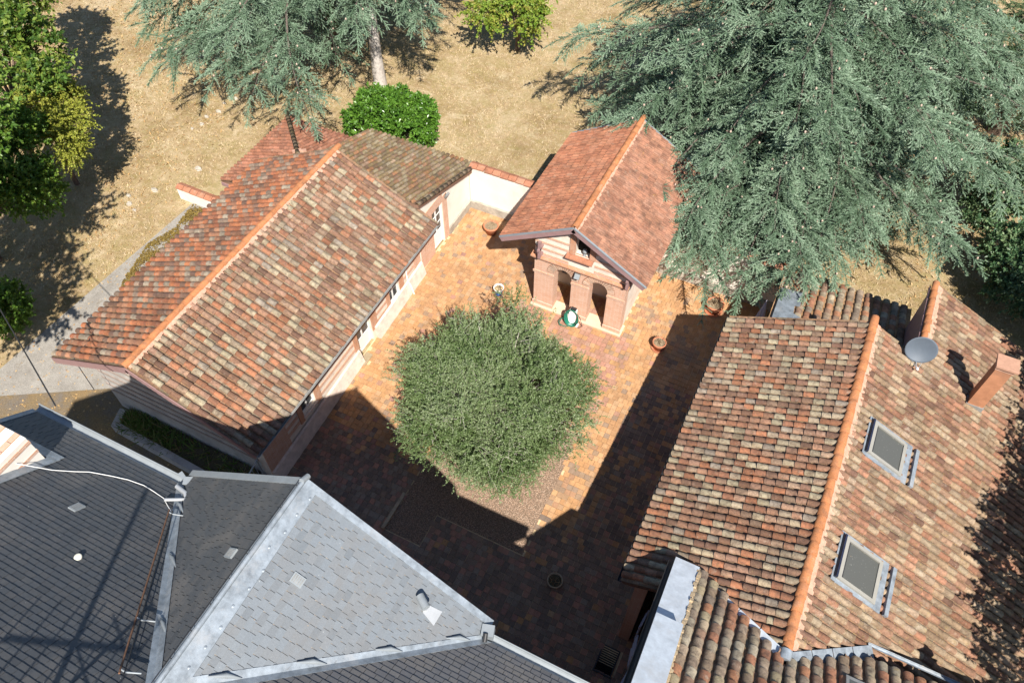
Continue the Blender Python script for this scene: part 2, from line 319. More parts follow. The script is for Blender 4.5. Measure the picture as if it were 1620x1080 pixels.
def poly_sheet(name, poly, dz, mat, kind='structure', parent=None, step=0.6):
    """flat polygon following the fall of the ground, cut into strips along Y"""
    def clip(P, y, keep_above):
        o = []
        for i in range(len(P)):
            a, b = P[i], P[(i+1) % len(P)]
            ia, ib = (a[1] >= y) == keep_above or a[1] == y, (b[1] >= y) == keep_above or b[1] == y
            if ia: o.append(a)
            if ia != ib:
                k = (y-a[1])/(b[1]-a[1]); o.append((a[0]+(b[0]-a[0])*k, y))
        return o
    mb = MB(); y0 = min(p[1] for p in poly); y1 = max(p[1] for p in poly)
    cuts = sorted(set([y0, y1]+[y for y in (3.0, 20.0) if y0 < y < y1]))
    for a, b in zip(cuts, cuts[1:]):
        P = clip(clip(list(poly), a, True), b, False)
        if len(P) > 2: mb.add([(x, y, gzf(y)+dz) for x, y in P], [tuple(range(len(P)))])
    o = mb.build(name, mat, parent, kind); o.data.update()
    return o
t = NT('washed_concrete')
c = t.ramp(t.noise(1.1, 8, 0.75), [(0.3, L(.25, .225, .195)), (0.7, L(.42, .39, .345))])
c = t.mix(t.math('MULTIPLY', t.ramp(t.noise(2.1, 8, 0.8, dist=0.5), [(0.58, 0.0), (0.66, 1.0)]), 0.5), c, L(.20, .155, .09))
c = t.mix(0.8, c, t.ramp(t.noise(28, 4, 0.8), [(0.3, 0.4), (0.6, 1.0)]), 'MULTIPLY')
t.bump(t.noise(40, 4, 0.8), 0.8, 0.02); m_conc = t.fin(c, 0.95, 0.1)
t = NT('mossy_yard')
c = t.ramp(t.noise(0.9, 8, 0.75), [(0.35, L(.20, .17, .14)), (0.52, L(.25, .18, .10)), (0.7, L(.34, .22, .10))])
c = t.mix(0.8, c, t.ramp(t.noise(24, 4, 0.8), [(0.3, 0.35), (0.6, 1.0)]), 'MULTIPLY')
t.bump(t.noise(40, 4, 0.8), 0.8, 0.03); m_yard = t.fin(c, 1.0, 0.08)
poly_sheet('concrete_drive', [(-25.35, 18.1), (-26.75, 6.6), (-26.3, 6.1), (-21.9, 8.6), (-18.5, 8.6), (-18.5, 9.0), (-21.2, 12.0), (-21.2, 18.1)], 0.012, m_conc)
poly_sheet('gravel_yard', [(-34, -2), (-13.6, -2), (-13.6, 8.7), (-18.5, 8.6), (-21.9, 8.6), (-26.3, 6.1), (-34, 5.2)], 0.006, m_yard)

# ------------------------------------------------------------------ courtyard paving
CX0, CX1, CY0, CY1 = -13.6, 0.45, 3.6, 23.4
m_bed = plain('sand_joint', L(.60, .45, .27), 1.0, 0.05, var=0.25, scale=10, bump=0.4)
court = poly_sheet('courtyard_paving', [(CX0, CY0), (CX1, CY0), (CX1, CY1), (CX0, CY1)], 0.01, m_bed)
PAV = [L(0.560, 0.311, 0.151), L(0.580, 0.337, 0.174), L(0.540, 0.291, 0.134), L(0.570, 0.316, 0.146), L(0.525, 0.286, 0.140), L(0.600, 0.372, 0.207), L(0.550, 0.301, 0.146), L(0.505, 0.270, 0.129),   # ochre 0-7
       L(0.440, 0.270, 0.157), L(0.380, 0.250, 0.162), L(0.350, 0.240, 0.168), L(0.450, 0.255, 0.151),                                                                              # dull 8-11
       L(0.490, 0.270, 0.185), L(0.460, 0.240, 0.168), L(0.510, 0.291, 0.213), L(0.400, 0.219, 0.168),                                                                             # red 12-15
       L(.26, .185, .14), L(.30, .21, .155), L(.225, .165, .13), L(.34, .265, .205)]                                                                                # browns 16-19: house-side tiles, also shade put into the paving colour
m_pave = palette_mat('terracotta_paving', PAV, 0.14, L(.24, .16, .10), 0.45, 1.6, rough=0.85, bump=0.25, patch=.3, streak=.2)
def in_poly(x, y, P):
    c = False; n = len(P)
    for i in range(n):
        (xa, ya), (xb, yb) = P[i], P[(i+1) % n]
        if (ya > y) != (yb > y) and x < (xb-xa)*(y-ya)/(yb-ya)+xa: c = not c
    return c
GRAVEL = [(-9.02, 8.35), (-7.62, 8.35), (-7.62, 9.58), (-4.28, 9.58), (-4.33, 14.6), (-8.9, 14.6)]
SQ = 0.205
tiles = []
ny = int((CY1-CY0)/SQ); nx = int((CX1-CX0)/SQ)
pr = np.random.default_rng(5)
blot = [(pr.uniform(CX0, CX1), pr.uniform(CY0, CY1), pr.uniform(0.4, 1.1)) for _ in range(16)]
for j in range(ny):
    off = (j % 2)*SQ*0.5 if (j//9) % 2 else 0.0
    for i in range(nx+1):
        x = CX0+0.06+(i+.5)*SQ-off; y = CY0+(j+.5)*SQ
        if x < CX0+.1 or x > CX1-.05 or y > CY1-.1: continue
        if in_poly(x, y, GRAVEL): continue
        if -8.6 < x < -4.65 and y > 19.3: continue
        if -.68 < x < -.1 and 7.2 < y < 8.1: continue
        if abs(x+13.4) < .17 and 13.77 < y < 14.36: continue
        u = pr.random()
        if u < .88: k = pr.integers(0, 8)
        elif u < .98: k = pr.integers(8, 12)
        else: k = pr.integers(12, 16)
        if any((x-a)**2+(y-b)**2 < r*r for a, b, r in blot) and pr.random() < .5: k = pr.integers(8, 12)
        if -9.0 < x < -4.0 and 15.2 < y < 19.4 and pr.random() < .62: k = pr.integers(12, 15)
        if (y < 11.2 and pr.random() < (.95 if y < 10.6 else .6)) or (y < 12.8 and x < -9.3 and pr.random() < (12.8-y)*.3) or (x > -3.0 and y < 18 and pr.random() < .65): k = pr.choice([15, 16, 16, 17, 18, 18, 19, 13])  # darker browns deepen the shade by the house and along the right strip
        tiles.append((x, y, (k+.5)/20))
PV = np.array([(-1, -1, 0), (1, -1, 0), (1, 1, 0), (-1, 1, 0), (-1, -1, -1), (1, -1, -1), (1, 1, -1), (-1, 1, -1)], float)*np.array([.0975, .0975, .03])
PF = np.array([(0, 1, 2, 3), (0, 4, 5, 1), (1, 5, 6, 2), (2, 6, 7, 3), (3, 7, 4, 0)])
def jitter(n, a, b, s): return s.normal(0, a, n), s.normal(0, b, n)

def bake(proto_v, proto_f, mats, rnds, smooth=None):
    """many placed copies of one small prototype as arrays; mats (N,3,4)"""
    N = len(mats); nv = len(proto_v)
    V = np.einsum('nij,vj->nvi', mats[:, :, :3], proto_v)+mats[:, None, :, 3]
    F = proto_f[None]+np.arange(N)[:, None, None]*nv
    return V.reshape(-1, 3), F.reshape(-1, proto_f.shape[1]), np.repeat(rnds, len(proto_f)), (None if smooth is None else np.tile(smooth, N))
_variants = {}
def place_field(parent, proto_v, proto_f, mats, rnds, mat, single, bulk, n_single, smooth=None, levels=20):
    """the n_single pieces that show largest as objects, the rest joined"""
    mats = np.asarray(mats); rnds = np.asarray(rnds)
    c = mats[:, :, 3]; d = np.linalg.norm(c-CAM, axis=1); ok = in_frame(c, -6)
    order = np.argsort(np.where(ok, d, 1e6)); nsel = min(n_single, int(ok.sum()))
    sel = order[:nsel]; rest = order[nsel:]
    if len(rest):
        V, F, r, s = bake(proto_v, proto_f, mats[rest], rnds[rest], smooth)
        link(bulk, mesh_np(bulk, V, F, r, mat, s), parent, 'stuff')
    for i in sel:
        q = (math.floor(rnds[i]*levels)+.5)/levels
        key = (id(proto_v), mat.name, q)
        if key not in _variants:
            _variants[key] = mesh_np(single, proto_v, proto_f, np.full(len(proto_f), q), mat, smooth)
        M = Matrix([list(mats[i][0]), list(mats[i][1]), list(mats[i][2]), [0, 0, 0, 1]])
        link(single, _variants[key], parent, None, M)
def frames(c, u, v, n, rot=0.0, rx=0.0, ry=0.0, rs=None, sc=None):
    """local->world 3x4 with small random turns"""
    N = len(c); rs = rs or rng
    B = np.stack([u, v, n], 1)                    # columns
    a, b, g = rs.normal(0, rot or 1e-9, N), rs.normal(0, rx or 1e-9, N), rs.normal(0, ry or 1e-9, N)
    J = np.zeros((N, 3, 3)); J[:, 0, 0] = 1; J[:, 1, 1] = 1; J[:, 2, 2] = 1
    J[:, 0, 1] = -a; J[:, 1, 0] = a; J[:, 2, 1] = b; J[:, 1, 2] = -b; J[:, 2, 0] = -g; J[:, 0, 2] = g
    if sc is not None: J = J*sc[:, None, :]
    R = np.einsum('ij,njk->nik', B, J)
    return np.concatenate([R, np.asarray(c)[:, :, None]], 2)
tx = np.array(tiles)
slope = -math.atan(0.07)
cc = np.stack([tx[:, 0]+pr.normal(0, .003, len(tx)), tx[:, 1]+pr.normal(0, .003, len(tx)), gz(tx[:, 1])+.034+pr.normal(0, .002, len(tx))], 1)
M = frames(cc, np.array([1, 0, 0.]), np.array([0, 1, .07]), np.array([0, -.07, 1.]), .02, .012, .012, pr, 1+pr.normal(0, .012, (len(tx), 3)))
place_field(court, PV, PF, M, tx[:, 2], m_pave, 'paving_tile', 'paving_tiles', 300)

t = NT('pink_gravel'); c = t.ramp(t.rnd(), [(0, L(.32, .21, .15)), (.3, L(.47, .33, .24)), (.55, L(.40, .265, .185)), (.8, L(.54, .42, .33)), (1, L(.22, .16, .12))])
m_grav = t.fin(c, .95, .1)
m_gravbed = plain('gravel_bed', L(.22, .155, .11), 1, .05, var=.5, scale=40, bump=1.0)
poly_sheet('gravel_bed', GRAVEL, 0.016, m_gravbed)
OV = np.array([(1, 0, 0), (-.5, .87, 0), (-.5, -.87, 0), (0, 0, .8)], float); OF = np.array([(0, 1, 3), (1, 2, 3), (2, 0, 3)])
pts = []
gr = np.random.default_rng(3)
while len(pts) < 26000:
    x, y = gr.uniform(-9.05, -4.25), gr.uniform(8.3, 14.6)
    if in_poly(x, y, GRAVEL): pts.append((x, y, gzf(y)+.012))
pts = np.array(pts); N = len(pts)
ang = gr.uniform(0, 6.28, N); s = gr.uniform(.014, .03, N); ca, sa = np.cos(ang)*s, np.sin(ang)*s
M = np.zeros((N, 3, 4)); M[:, 0, 0] = ca; M[:, 0, 1] = -sa; M[:, 1, 0] = sa; M[:, 1, 1] = ca; M[:, 2, 2] = s*gr.uniform(.6, 1.3, N); M[:, :, 3] = pts
V, F, r, _ = bake(OV, OF, M, gr.random(N))
link('gravel', mesh_np('gravel', V, F, r, m_grav), kind='stuff')
# timber edging of the gravel bed, a stone slab at the door, a drain grate
mb = MB(); mb.box((-9.14, 8.3, gzf(9)-.1), (-9.02, 11.0, gzf(9.6)+.05)); 
tag(mb.build('edging_board', m_terra_d), 'brown edging strip along the left side of the gravel bed', 'edging')
mb = MB(); mb.slab([(-13.55, 13.78, gzf(13.78)+.05), (-13.24, 13.78, gzf(13.78)+.05), (-13.24, 14.36, gzf(14.36)+.05), (-13.55, 14.36, gzf(14.36)+.05)], .06)
tag(mb.build('stone_slab', plain('grey_slab', L(.33, .26, .17), .95, .1, var=.2, scale=12)), 'grey-brown square slab in the paving beside the white door', 'slab')
gt = thing('drain_grate', 'black square drain grate in the shaded paving by the brick wall', 'grate', (-.39, 7.66, gzf(7.66)))
mb = MB(); z = gzf(7.66)+.03
mb.box((-.68, 7.22, z-.05), (-.1, 8.1, z-.03)); mb.build('pit', m_void, gt)
mb = MB()
for lo, hi in (((-.69, 7.21), (-.65, 8.11)), ((-.13, 7.21), (-.09, 8.11)), ((-.65, 7.21), (-.13, 7.25)), ((-.65, 8.07), (-.13, 8.11))): mb.box((lo[0], lo[1], z-.04), (hi[0], hi[1], z+.02))
mb.build('frame', m_dark, gt)
mb = MB()
for k in range(11): y = 7.3+k*.07; mb.box((-.65, y, z-.03), (-.13, y+.03, z+.01))
mb.build('bars', plain('black_iron', L(.008, .008, .009), .9, .1), gt)

# ================================================================== ROOF PIECES
def canal_proto(w0=.098, w1=.078, h0=.085, h1=.07, ln=.42, k=6, th=.016):
    """cover tile: x across, y up the slope (0 = lower end), z out; lower end wide and raised"""
    V, F, S = [], [], []
    for (y, wd, h, z) in ((0, w0, h0, .018), (ln, w1, h1, -.008)):
        for i in range(k+1):
            a = math.pi*i/k; V.append((-wd*math.cos(a), y, z+h*math.sin(a)))
    for i in range(k+1):
        a = math.pi*i/k; V.append((-(w0-th)*math.cos(a), 0.0, .018+(h0-th)*math.sin(a)))
    for i in range(k+1):                                   # duplicate rim so the lip stays crisp
        a = math.pi*i/k; V.append((-w0*math.cos(a), 0.0, .018+h0*math.sin(a)))
    n = k+1
    for i in range(k): F.append((i, i+1, n+i+1, n+i)); S.append(True)
    for i in range(k): F.append((3*n+i, 2*n+i, 2*n+i+1, 3*n+i+1)); S.append(False)
    for a, b in ((0, 1), (k, -1)):
        pass
    return np.array(V), np.array(F), np.array(S)
CV, CF, CS = canal_proto()
def channel_proto(w=.10, ln=.42, k=4, d=.055):
    V, F = [], []
    for (y, z) in ((0, .012), (ln, -.004)):
        for i in range(k+1):
            a = math.pi*i/k; V.append((-w*math.cos(a), y, z+.045-d*math.sin(a)))
    for i in range(k): F.append((i, i+1, k+1+i+1, k+1+i))
    return np.array(V), np.array(F), np.full(k, True)
HV, HF, HS = channel_proto()
def flat_proto(w=.186, ln=.340):
    V = []; F = []
    xs = [-w/2, -w*.28, -w*.16, w*.02, w*.14, w*.40, w*.5]; zs = [.0, .002, .014, .014, .002, .002, .02]
    for (y, dz) in ((0, .040), (ln, -.004)):
        for x, zz in zip(xs, zs): V.append((x, y, zz+dz))
    for x, zz in zip(xs, zs): V.append((x, 0, zz))
    n = len(xs)
    for i in range(n-1): F.append((i, i+1, n+i+1, n+i)); F.append((2*n+i, 2*n+i+1, i+1, i))
    return np.array(V), np.array(F), np.full(len(F), False)
FV, FF, FS = flat_proto()

def unit(v): v = np.array(v, float); return v/np.linalg.norm(v)
def plane_frame(P0, u, up):
    u = unit(u); v = unit(up); n = np.cross(u, v)
    if n[2] < 0: n = -n
    return np.array(P0, float), u, v, unit(n)
def canal_roof(house, P0, u, up, poly, mat, mchan, nsingle, pitch=.235, expo=.335, lift=.03, seed=1, deck=True, over=.05, name='roof', wob=.012, thick=.14, scale=1.0):
    """poly in roof coordinates (across, up the slope); P0 is its origin at the eave"""
    P0, u, v, n = plane_frame(P0, u, up); rs = np.random.default_rng(seed)
    mb = MB(); mb.slab([P0+u*a+v*b-n*.012 for a, b in poly], thick, n); roof = mb.build(name, m_deck, house)
    a0, a1 = min(p[0] for p in poly), max(p[0] for p in poly); b0, b1 = min(p[1] for p in poly), max(p[1] for p in poly)
    C, H = [], []
    na = max(1, int(round((a1-a0)/pitch))); pt = (a1-a0)/na
    for i in range(na):
        a = a0+(i+.5)*pt; offs = rs.uniform(-.05, .05)
        ins = [b for b in np.arange(b0+.01, b1, .02) if in_poly(a, b, poly)]
        if not ins: continue
        lo, hi = ins[0]-over+rs.uniform(-.015, .015), ins[-1]
        jj = max(0, int(math.floor((hi-lo-.40)/expo)))
        for j in range(jj+1): C.append((a+rs.normal(0, .006), lo+j*expo+(offs*.3 if j else 0)))
        if hi-.40-(lo+jj*expo) > .08: C.append((a, hi-.40))
    for i in range(na+1):
        a = min(max(a0+i*pt, a0+.03), a1-.03)
        H.append((a, b1-.41)) if in_poly(a, b1-.2, poly) else None
        for j in range(int((b1-b0)/expo)+1):
            b = b0-over*.6+j*expo
            if in_poly(a, min(b+.2, b1-.005), poly) and (b+.40 < b1 or j == 0): H.append((a, b))
    C = np.array(C); c = P0+C[:, :1]*u+C[:, 1:]*v+n*(lift+rs.normal(0, .004, (len(C), 1)))
    M = frames(c, u, v, n, wob, .012, .02, rs, np.stack([np.full(len(C), pt/.235*scale)*rs.uniform(.95, 1.05, len(C)), np.full(len(C), expo/.335), rs.uniform(.92, 1.08, len(C))*scale], 1))
    place_field(roof, CV, CF, M, rs.random(len(C)), mat, 'tile', 'tile_field', nsingle, CS)
    H = np.array(H); c = P0+H[:, :1]*u+H[:, 1:]*v+n*.012
    M = frames(c, u, v, n, .01, .01, .01, rs, np.tile([pt/.235, expo/.335, 1.0], (len(H), 1)))
    V, F, r, s = bake(HV, HF, M, rs.random(len(H)), HS)
    link('channel_tiles', mesh_np('channel_tiles', V, F, r, mchan, s), roof, 'stuff')
    return roof
def ridge_tiles(parent, A, B, r=.125, expo=.37, up=(0, 0, 1), mat=None, name='ridge_tile', seed=3, lift=.0, mortar=True, k=8):
    A, B = np.array(A, float), np.array(B, float); d = unit(B-A); ln = np.linalg.norm(B-A); s = unit(np.cross(d, up)); z = np.cross(s, d)
    rs = np.random.default_rng(seed); N = int(ln/expo)+1
    V, F, S = [], [], []
    for (y, rr) in ((0, 1.0), (expo*1.12, .9)):
        for i in range(k+1):
            a = math.pi*(i/k*1.1-.05); V.append((-rr*math.cos(a), y, rr*math.sin(a)))
    for i in range(k+1):
        a = math.pi*(i/k*1.1-.05); V.append((-.86*math.cos(a), 0, .86*math.sin(a)))
    n = k+1
    for i in range(k): F.append((i, i+1, n+i+1, n+i)); S.append(True)
    for i in range(k): F.append((2*n+i, 2*n+i+1, i+1, i)); S.append(False)
    V = np.array(V)*np.array([r, 1, r*.9])
    for q in range(N):
        me = mesh_np(name, V, np.array(F), np.full(len(F), (q*.37) % 1), mat or m_ridge, np.array(S)) if q < 3 else rl[q % 3]
        if q == 0: rl = []
        if q < 3: rl.append(me)
        c = A+d*min(q*expo, ln-.2)+z*(lift+rs.normal(0, .004)); a = rs.normal(0, .012); sc = rs.uniform(.96, 1.04)
        x = s*math.cos(a)+d*math.sin(a); y = np.cross(z, x)
        if np.dot(y, d) < 0: y = -y
        M_ = Matrix([[x[i]*sc, y[i], z[i]*sc, c[i]] for i in range(3)]+[[0, 0, 0, 1]])
        link(name, me, parent, None, M_)
def mortar_line(parent, A, B, w=.13, side=None, h=.06, seed=2, mat=None, name='mortar'):
    """lumpy mortar fillet beside a ridge, fingers running down between the covers"""
    A, B = np.array(A, float), np.array(B, float); ln = np.linalg.norm(B-A); d = unit(B-A); rs = np.random.default_rng(seed); mb = MB(); N = int(ln/.117)
    s = unit(side); up = np.cross(d, s); up = up if up[2] > 0 else -up
    for i in range(N):
        a = A+d*(i*ln/N); b = A+d*((i+1)*ln/N); w_ = w*(1+.22*((i % 2)-.5)+rs.normal(0, .12)); k = h+rs.normal(0, .006)
        mb.slab([a+up*(k+.02), b+up*(k+.02), b+s*w_+up*k, a+s*w_+up*k], .10, up)
    return mb.build(name, mat or m_mortar, parent, 'stuff')
def gutter(parent, A, B, out, r=.075, mat=None, name='gutter', k=6, brackets=0):
    """half-round gutter open to the sky, brackets optional"""
    A, B = np.array(A, float), np.array(B, float); o = unit(out); V = []; F = []
    for P in (A, B):
        for rr in (r, r*.86):
            for i in range(k+1):
                a = math.pi*i/k; V.append(P-o*rr*math.cos(a)-np.array([0, 0, 1])*rr*math.sin(a))
    n = k+1
    for q in (0, 1):
        for i in range(k): F.append((q*n+i, q*n+i+1, 2*n+q*n+i+1, 2*n+q*n+i))
    F.append((0, n, 3*n, 2*n)); F.append((k, n+k, 3*n+k, 2*n+k))
    F += [(e*2*n+i, e*2*n+i+1, e*2*n+n+i+1, e*2*n+n+i) for e in (0, 1) for i in range(k)]
    mb = MB(); mb.add(V, F)
    # rolled front bead
    mb.tube([A+o*r, B+o*r], r*.16, 6)
    g = mb.build(name, mat or m_zinc_d, parent)
    return g
def wall_run(mb, A, B, th, z0, z1, openings, inward):
    """wall from A to B (2-D), openings [(s0, s1, za, zb)] along it; z0 / z1 may be functions of s"""
    A, B = np.array(A, float), np.array(B, float); ln = np.linalg.norm(B-A); d = (B-A)/ln; n = np.array(inward, float)
    f0 = z0 if callable(z0) else (lambda s: z0); f1 = z1 if callable(z1) else (lambda s: z1)
    def piece(sa, sb, ga, gb, ha, hb):
        if sb-sa < 1e-4: return
        p, q = A+d*sa, A+d*sb; r_, t_ = q+n*th, p+n*th
        V = [(p[0], p[1], ga), (q[0], q[1], gb), (r_[0], r_[1], gb), (t_[0], t_[1], ga), (p[0], p[1], ha), (q[0], q[1], hb), (r_[0], r_[1], hb), (t_[0], t_[1], ha)]
        F = [(0, 3, 2, 1), (4, 5, 6, 7), (0, 1, 5, 4), (1, 2, 6, 5), (2, 3, 7, 6), (3, 0, 4, 7)]
        if d[0]*n[1]-d[1]*n[0] < 0: F = [tuple(reversed(f)) for f in F]
        mb.add(V, F)
    s = 0.0
    for (a, b, za, zb) in sorted(openings):
        piece(s, a, f0(s), f0(a), f1(s), f1(a))
        if za is not None: piece(a, b, f0(a), f0(b), za, za)
        piece(a, b, zb, zb, f1(a), f1(b)); s = b
    piece(s, ln, f0(s), f0(ln), f1(s), f1(ln))
def glazed(parent, kind, A, d, n, wd, z0, z1, cols, rows, panel=0.0, mat=None):
    """window or door leaf on the plane through A; d along the wall, n outward"""
    A = np.array(A, float); d = unit(d); n = unit(n); up = np.array([0, 0, 1.])
    mb = MB(); f = .055
    def bar(s0, s1, a, b, th=.025, o=0.0):
        mb.obox(A+d*(s0+s1)/2+up*(a+b)/2+n*o, (d, up, n), ((s1-s0)/2, (b-a)/2, th))
    bar(0, f, z0, z1); bar(wd-f, wd, z0, z1); bar(f, wd-f, z1-f, z1); bar(f, wd-f, z0, z0+f+.02)
    zg = z0+f+.02
    if panel: bar(f, wd-f, z0+f+.02, z0+panel, .018); zg = z0+panel
    for i in range(1, cols): s = f+(wd-2*f)*i/cols; bar(s-(.035 if cols == 2 or i*2 == cols else .016), s+(.035 if cols == 2 or i*2 == cols else .016), zg, z1-f, .022)
    for j in range(1, rows): z = zg+(z1-f-zg)*j/rows; bar(f, wd-f, z-.016, z+.016, .018)
    o = mb.build(kind, mat or m_white, parent)
    for i in range(cols):
        for j in range(rows):
            s0, s1 = f+(wd-2*f)*i/cols, f+(wd-2*f)*(i+1)/cols; a, b = zg+(z1-f-zg)*j/rows, zg+(z1-f-zg)*(j+1)/rows
            m2 = MB(); m2.obox(A+d*(s0+s1)/2+up*(a+b)/2-n*.006, (d, up, n), ((s1-s0)/2-.004, (b-a)/2-.004, .004)); m2.build('pane', m_glass, o)
    if kind == 'door':
        m2 = MB(); m2.tube([A+d*(wd/2+.06)+up*(z0+1.0)+n*.03, A+d*(wd/2+.06)+up*(z0+1.0)+n*.07, A+d*(wd/2+.15)+up*(z0+1.0)+n*.07], .012, 6); m2.build('handle', m_dark, o)
    return o
# ================================================================== LONG OUTBUILDING (left)
LX0, LX1, LR = -21.41, -12.66, -17.03          # eaves and ridge
LY0, LY1 = 7.47, 19.03
LE, LT, LHW, LLEN = 3.02, 5.14, 4.375, 4.861
lh = thing('long_outbuilding', 'long low outbuilding left of the courtyard with a weathered canal-tile roof and striped brick wall', 'building', (-17.7, 13.9, 0))
roof = canal_roof(lh, (LX1, LY0, LE), (0, 1, 0), (-LHW, 0, LT-LE), [(0, 0), (LY1-LY0, 0), (LY1-LY0, LLEN), (0, LLEN)], m_tile, m_channel, 190, seed=21, pitch=.251, expo=.331)
canal_roof(lh, (LX0, LY0, LE), (0, 1, 0), (LHW, 0, LT-LE), [(0, 0), (LY1-LY0, 0), (LY1-LY0, LLEN), (0, LLEN)], m_tile_o, m_channel, 110, seed=22, pitch=.273, expo=.331)
ridge_tiles(lh, (LR, LY0-.08, LT+.05), (LR, LY1+.05, LT+.05), r=.125, expo=.40)
mortar_line(lh, (LR, LY0, LT), (LR, LY1, LT), .20, (.9, 0, -.436), .095)
mb = MB()
WX = -13.6
ops = [(2.2, 2.98, .45, 2.0), (5.85, 6.85, None, 2.0), (8.25, 9.02, .22, 1.95)]
wall_run(mb, (WX, 8.2), (WX, 18.9), .35, lambda s: gzf(8.2+s)-.3, 3.2, ops, (-1, 0))
mb.build('wall', m_wall_p, lh); mb = MB(); wall_run(mb, (-20.87, 8.24), (-20.87, 18.5), .35, lambda s: gzf(8.2+s)-.3, 3.1, [], (1, 0))
mb.build('wall', m_wall_p, lh)
for yy, nm, nn in ((8.2, 'gable_wall', 1), (18.55, 'gable_wall', 1)):
    mb = MB(); P = [(-20.9, yy, gzf(yy)-.3), (WX-.352, yy, gzf(yy)-.3), (WX-.352, yy, 3.2), (LR, yy, 4.9), (-20.9, yy, 3.0)]
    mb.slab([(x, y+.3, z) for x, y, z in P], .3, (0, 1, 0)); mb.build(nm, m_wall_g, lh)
# brick string bands on the near gable
for k in range(7):
    z = .35+k*.42; half = min(3.8, (4.9-z)/.4835-.25); mb = MB(); mb.box((max(-20.85, LR-half), 8.176, z), (min(WX-.37, LR+half), 8.198, z+.13)); mb.build('brick_band', m_wall_band, lh)
# courtyard front: pale and brick bands, brick jambs, sloping plinth
solid = [(.0, 1.25, 'pier'), (1.25, 1.95, 'band'), (3.3, 5.6, 'band'), (7.25, 8.0, 'band'), (9.35, 10.2, 'band'), (10.2, 10.69, 'pier')]
for a, b, k in solid:
    if k == 'pier':
        mb = MB(); mb.box((WX+.004, 8.2+a, gzf(8.2+a)-.2), (WX+.05, 8.2+b, 3.1)); mb.build('brick_pier', m_brick, lh)
    else:
        for z in (.32, .70, 1.08, 1.46, 1.84, 2.22, 2.6):
            mb = MB(); mb.box((WX+.002, 8.2+a, z), (WX+.022, 8.2+b, z+.17)); mb.build('brick_band', m_brick, lh)
for a, b in ((1.96, 2.2), (2.98, 3.28), (5.6, 5.85), (6.85, 7.22), (8.02, 8.25), (9.02, 9.33)):
    mb = MB(); mb.box((WX+.003, 8.2+a, .2), (WX+.04, 8.2+b, 3.0)); mb.build('brick_jamb', m_brick_o, lh)
for a, b in ((0, 5.75), (6.95, 10.69)):
    n = 14; mb = MB()
    for i in range(n):
        y0, y1 = 8.2+a+(b-a)*i/n, 8.2+a+(b-a)*(i+1)/n; g0, g1 = gzf(y0), gzf(y1)
        V = [(WX+.051, y0, g0-.2), (WX+.30, y0, g0-.2), (WX+.26, y0, g0+.06), (WX+.13, y0, g0+.66), (WX+.051, y0, g0+.70)]
        V += [(x, y1, z-g0+g1) for x, _, z in V]
        mb.add(V, [(0, 1, 6, 5), (1, 2, 7, 6), (2, 3, 8, 7), (3, 4, 9, 8), (4, 0, 5, 9), (4, 3, 2, 1, 0), (5, 6, 7, 8, 9)])
    mb.build('plinth', m_plinth_p, lh)
glazed(lh, 'window', (WX-.12, 10.4, 0), (0, 1, 0), (1, 0, 0), .78, .45, 2.0, 2, 3)
glazed(lh, 'door', (WX-.15, 14.05, 0), (0, 1, 0), (1, 0, 0), 1.0, gzf(14.5)+.02, 2.0, 2, 3, panel=.75)
glazed(lh, 'window', (WX-.12, 16.45, 0), (0, 1, 0), (1, 0, 0), .77, .22, 1.95, 2, 3)
for y, z in ((10.35, .42), (16.4, .19)):
    mb = MB(); mb.box((WX-.13, y, z-.06), (WX+.09, y+.87, z)); mb.build('sill', m_plinth_p, lh)
for y in (10.4, 14.05, 16.45):
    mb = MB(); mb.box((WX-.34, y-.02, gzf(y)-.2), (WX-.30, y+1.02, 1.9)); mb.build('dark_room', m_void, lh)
gutter(lh, (LX1+.04, LY0-.05, LE), (LX1+.04, LY1, LE), (1, 0, 0), .08)
mb = MB(); mb.box((WX-.02, LY0+.1, LE-.12), (LX1-.05, LY1-.05, LE-.08)); mb.build('soffit', m_mauve, lh)
mb = MB(); mb.tube([(WX+.09, 17.7, 2.9), (WX+.09, 17.7, .62), (WX+.20, 17.7, .45), (WX+.34, 17.7, gzf(17.7)+.05)], .03, 8); mb.build('downpipe', m_white, lh)
for s, e in (((LX0, LY0-.06, LE-.08), (LR, LY0-.06, LT-.1)), ((LR, LY0-.06, LT-.1), (LX1, LY0-.06, LE-.08))):
    A, B = np.array(s), np.array(e); d = unit(B-A); n = np.array([-d[2], 0, d[0]]); mb = MB()
    mb.obox((A+B)/2-n*.05, (d, (0, 1, 0), n), (np.linalg.norm(B-A)/2, .02, .11))
    for k in range(26): mb.obox(A+d*((k+.5)*np.linalg.norm(B-A)/26)-n*.175, (d, (0, 1, 0), n), (.06, .018, .018))
    mb.build('barge_board', m_mauve, lh)
mb = MB(); mb.tube([(-21.2, 9.0, 3.3), (-20.7, 8.8, 3.45), (-20.3, 8.6, 3.66), (-20.1, 8.2, 3.75), (-20.0, 7.45, 3.75), (-20.0, 7.38, 2.0)], .015, 5); mb.build('cable', m_dark, lh)

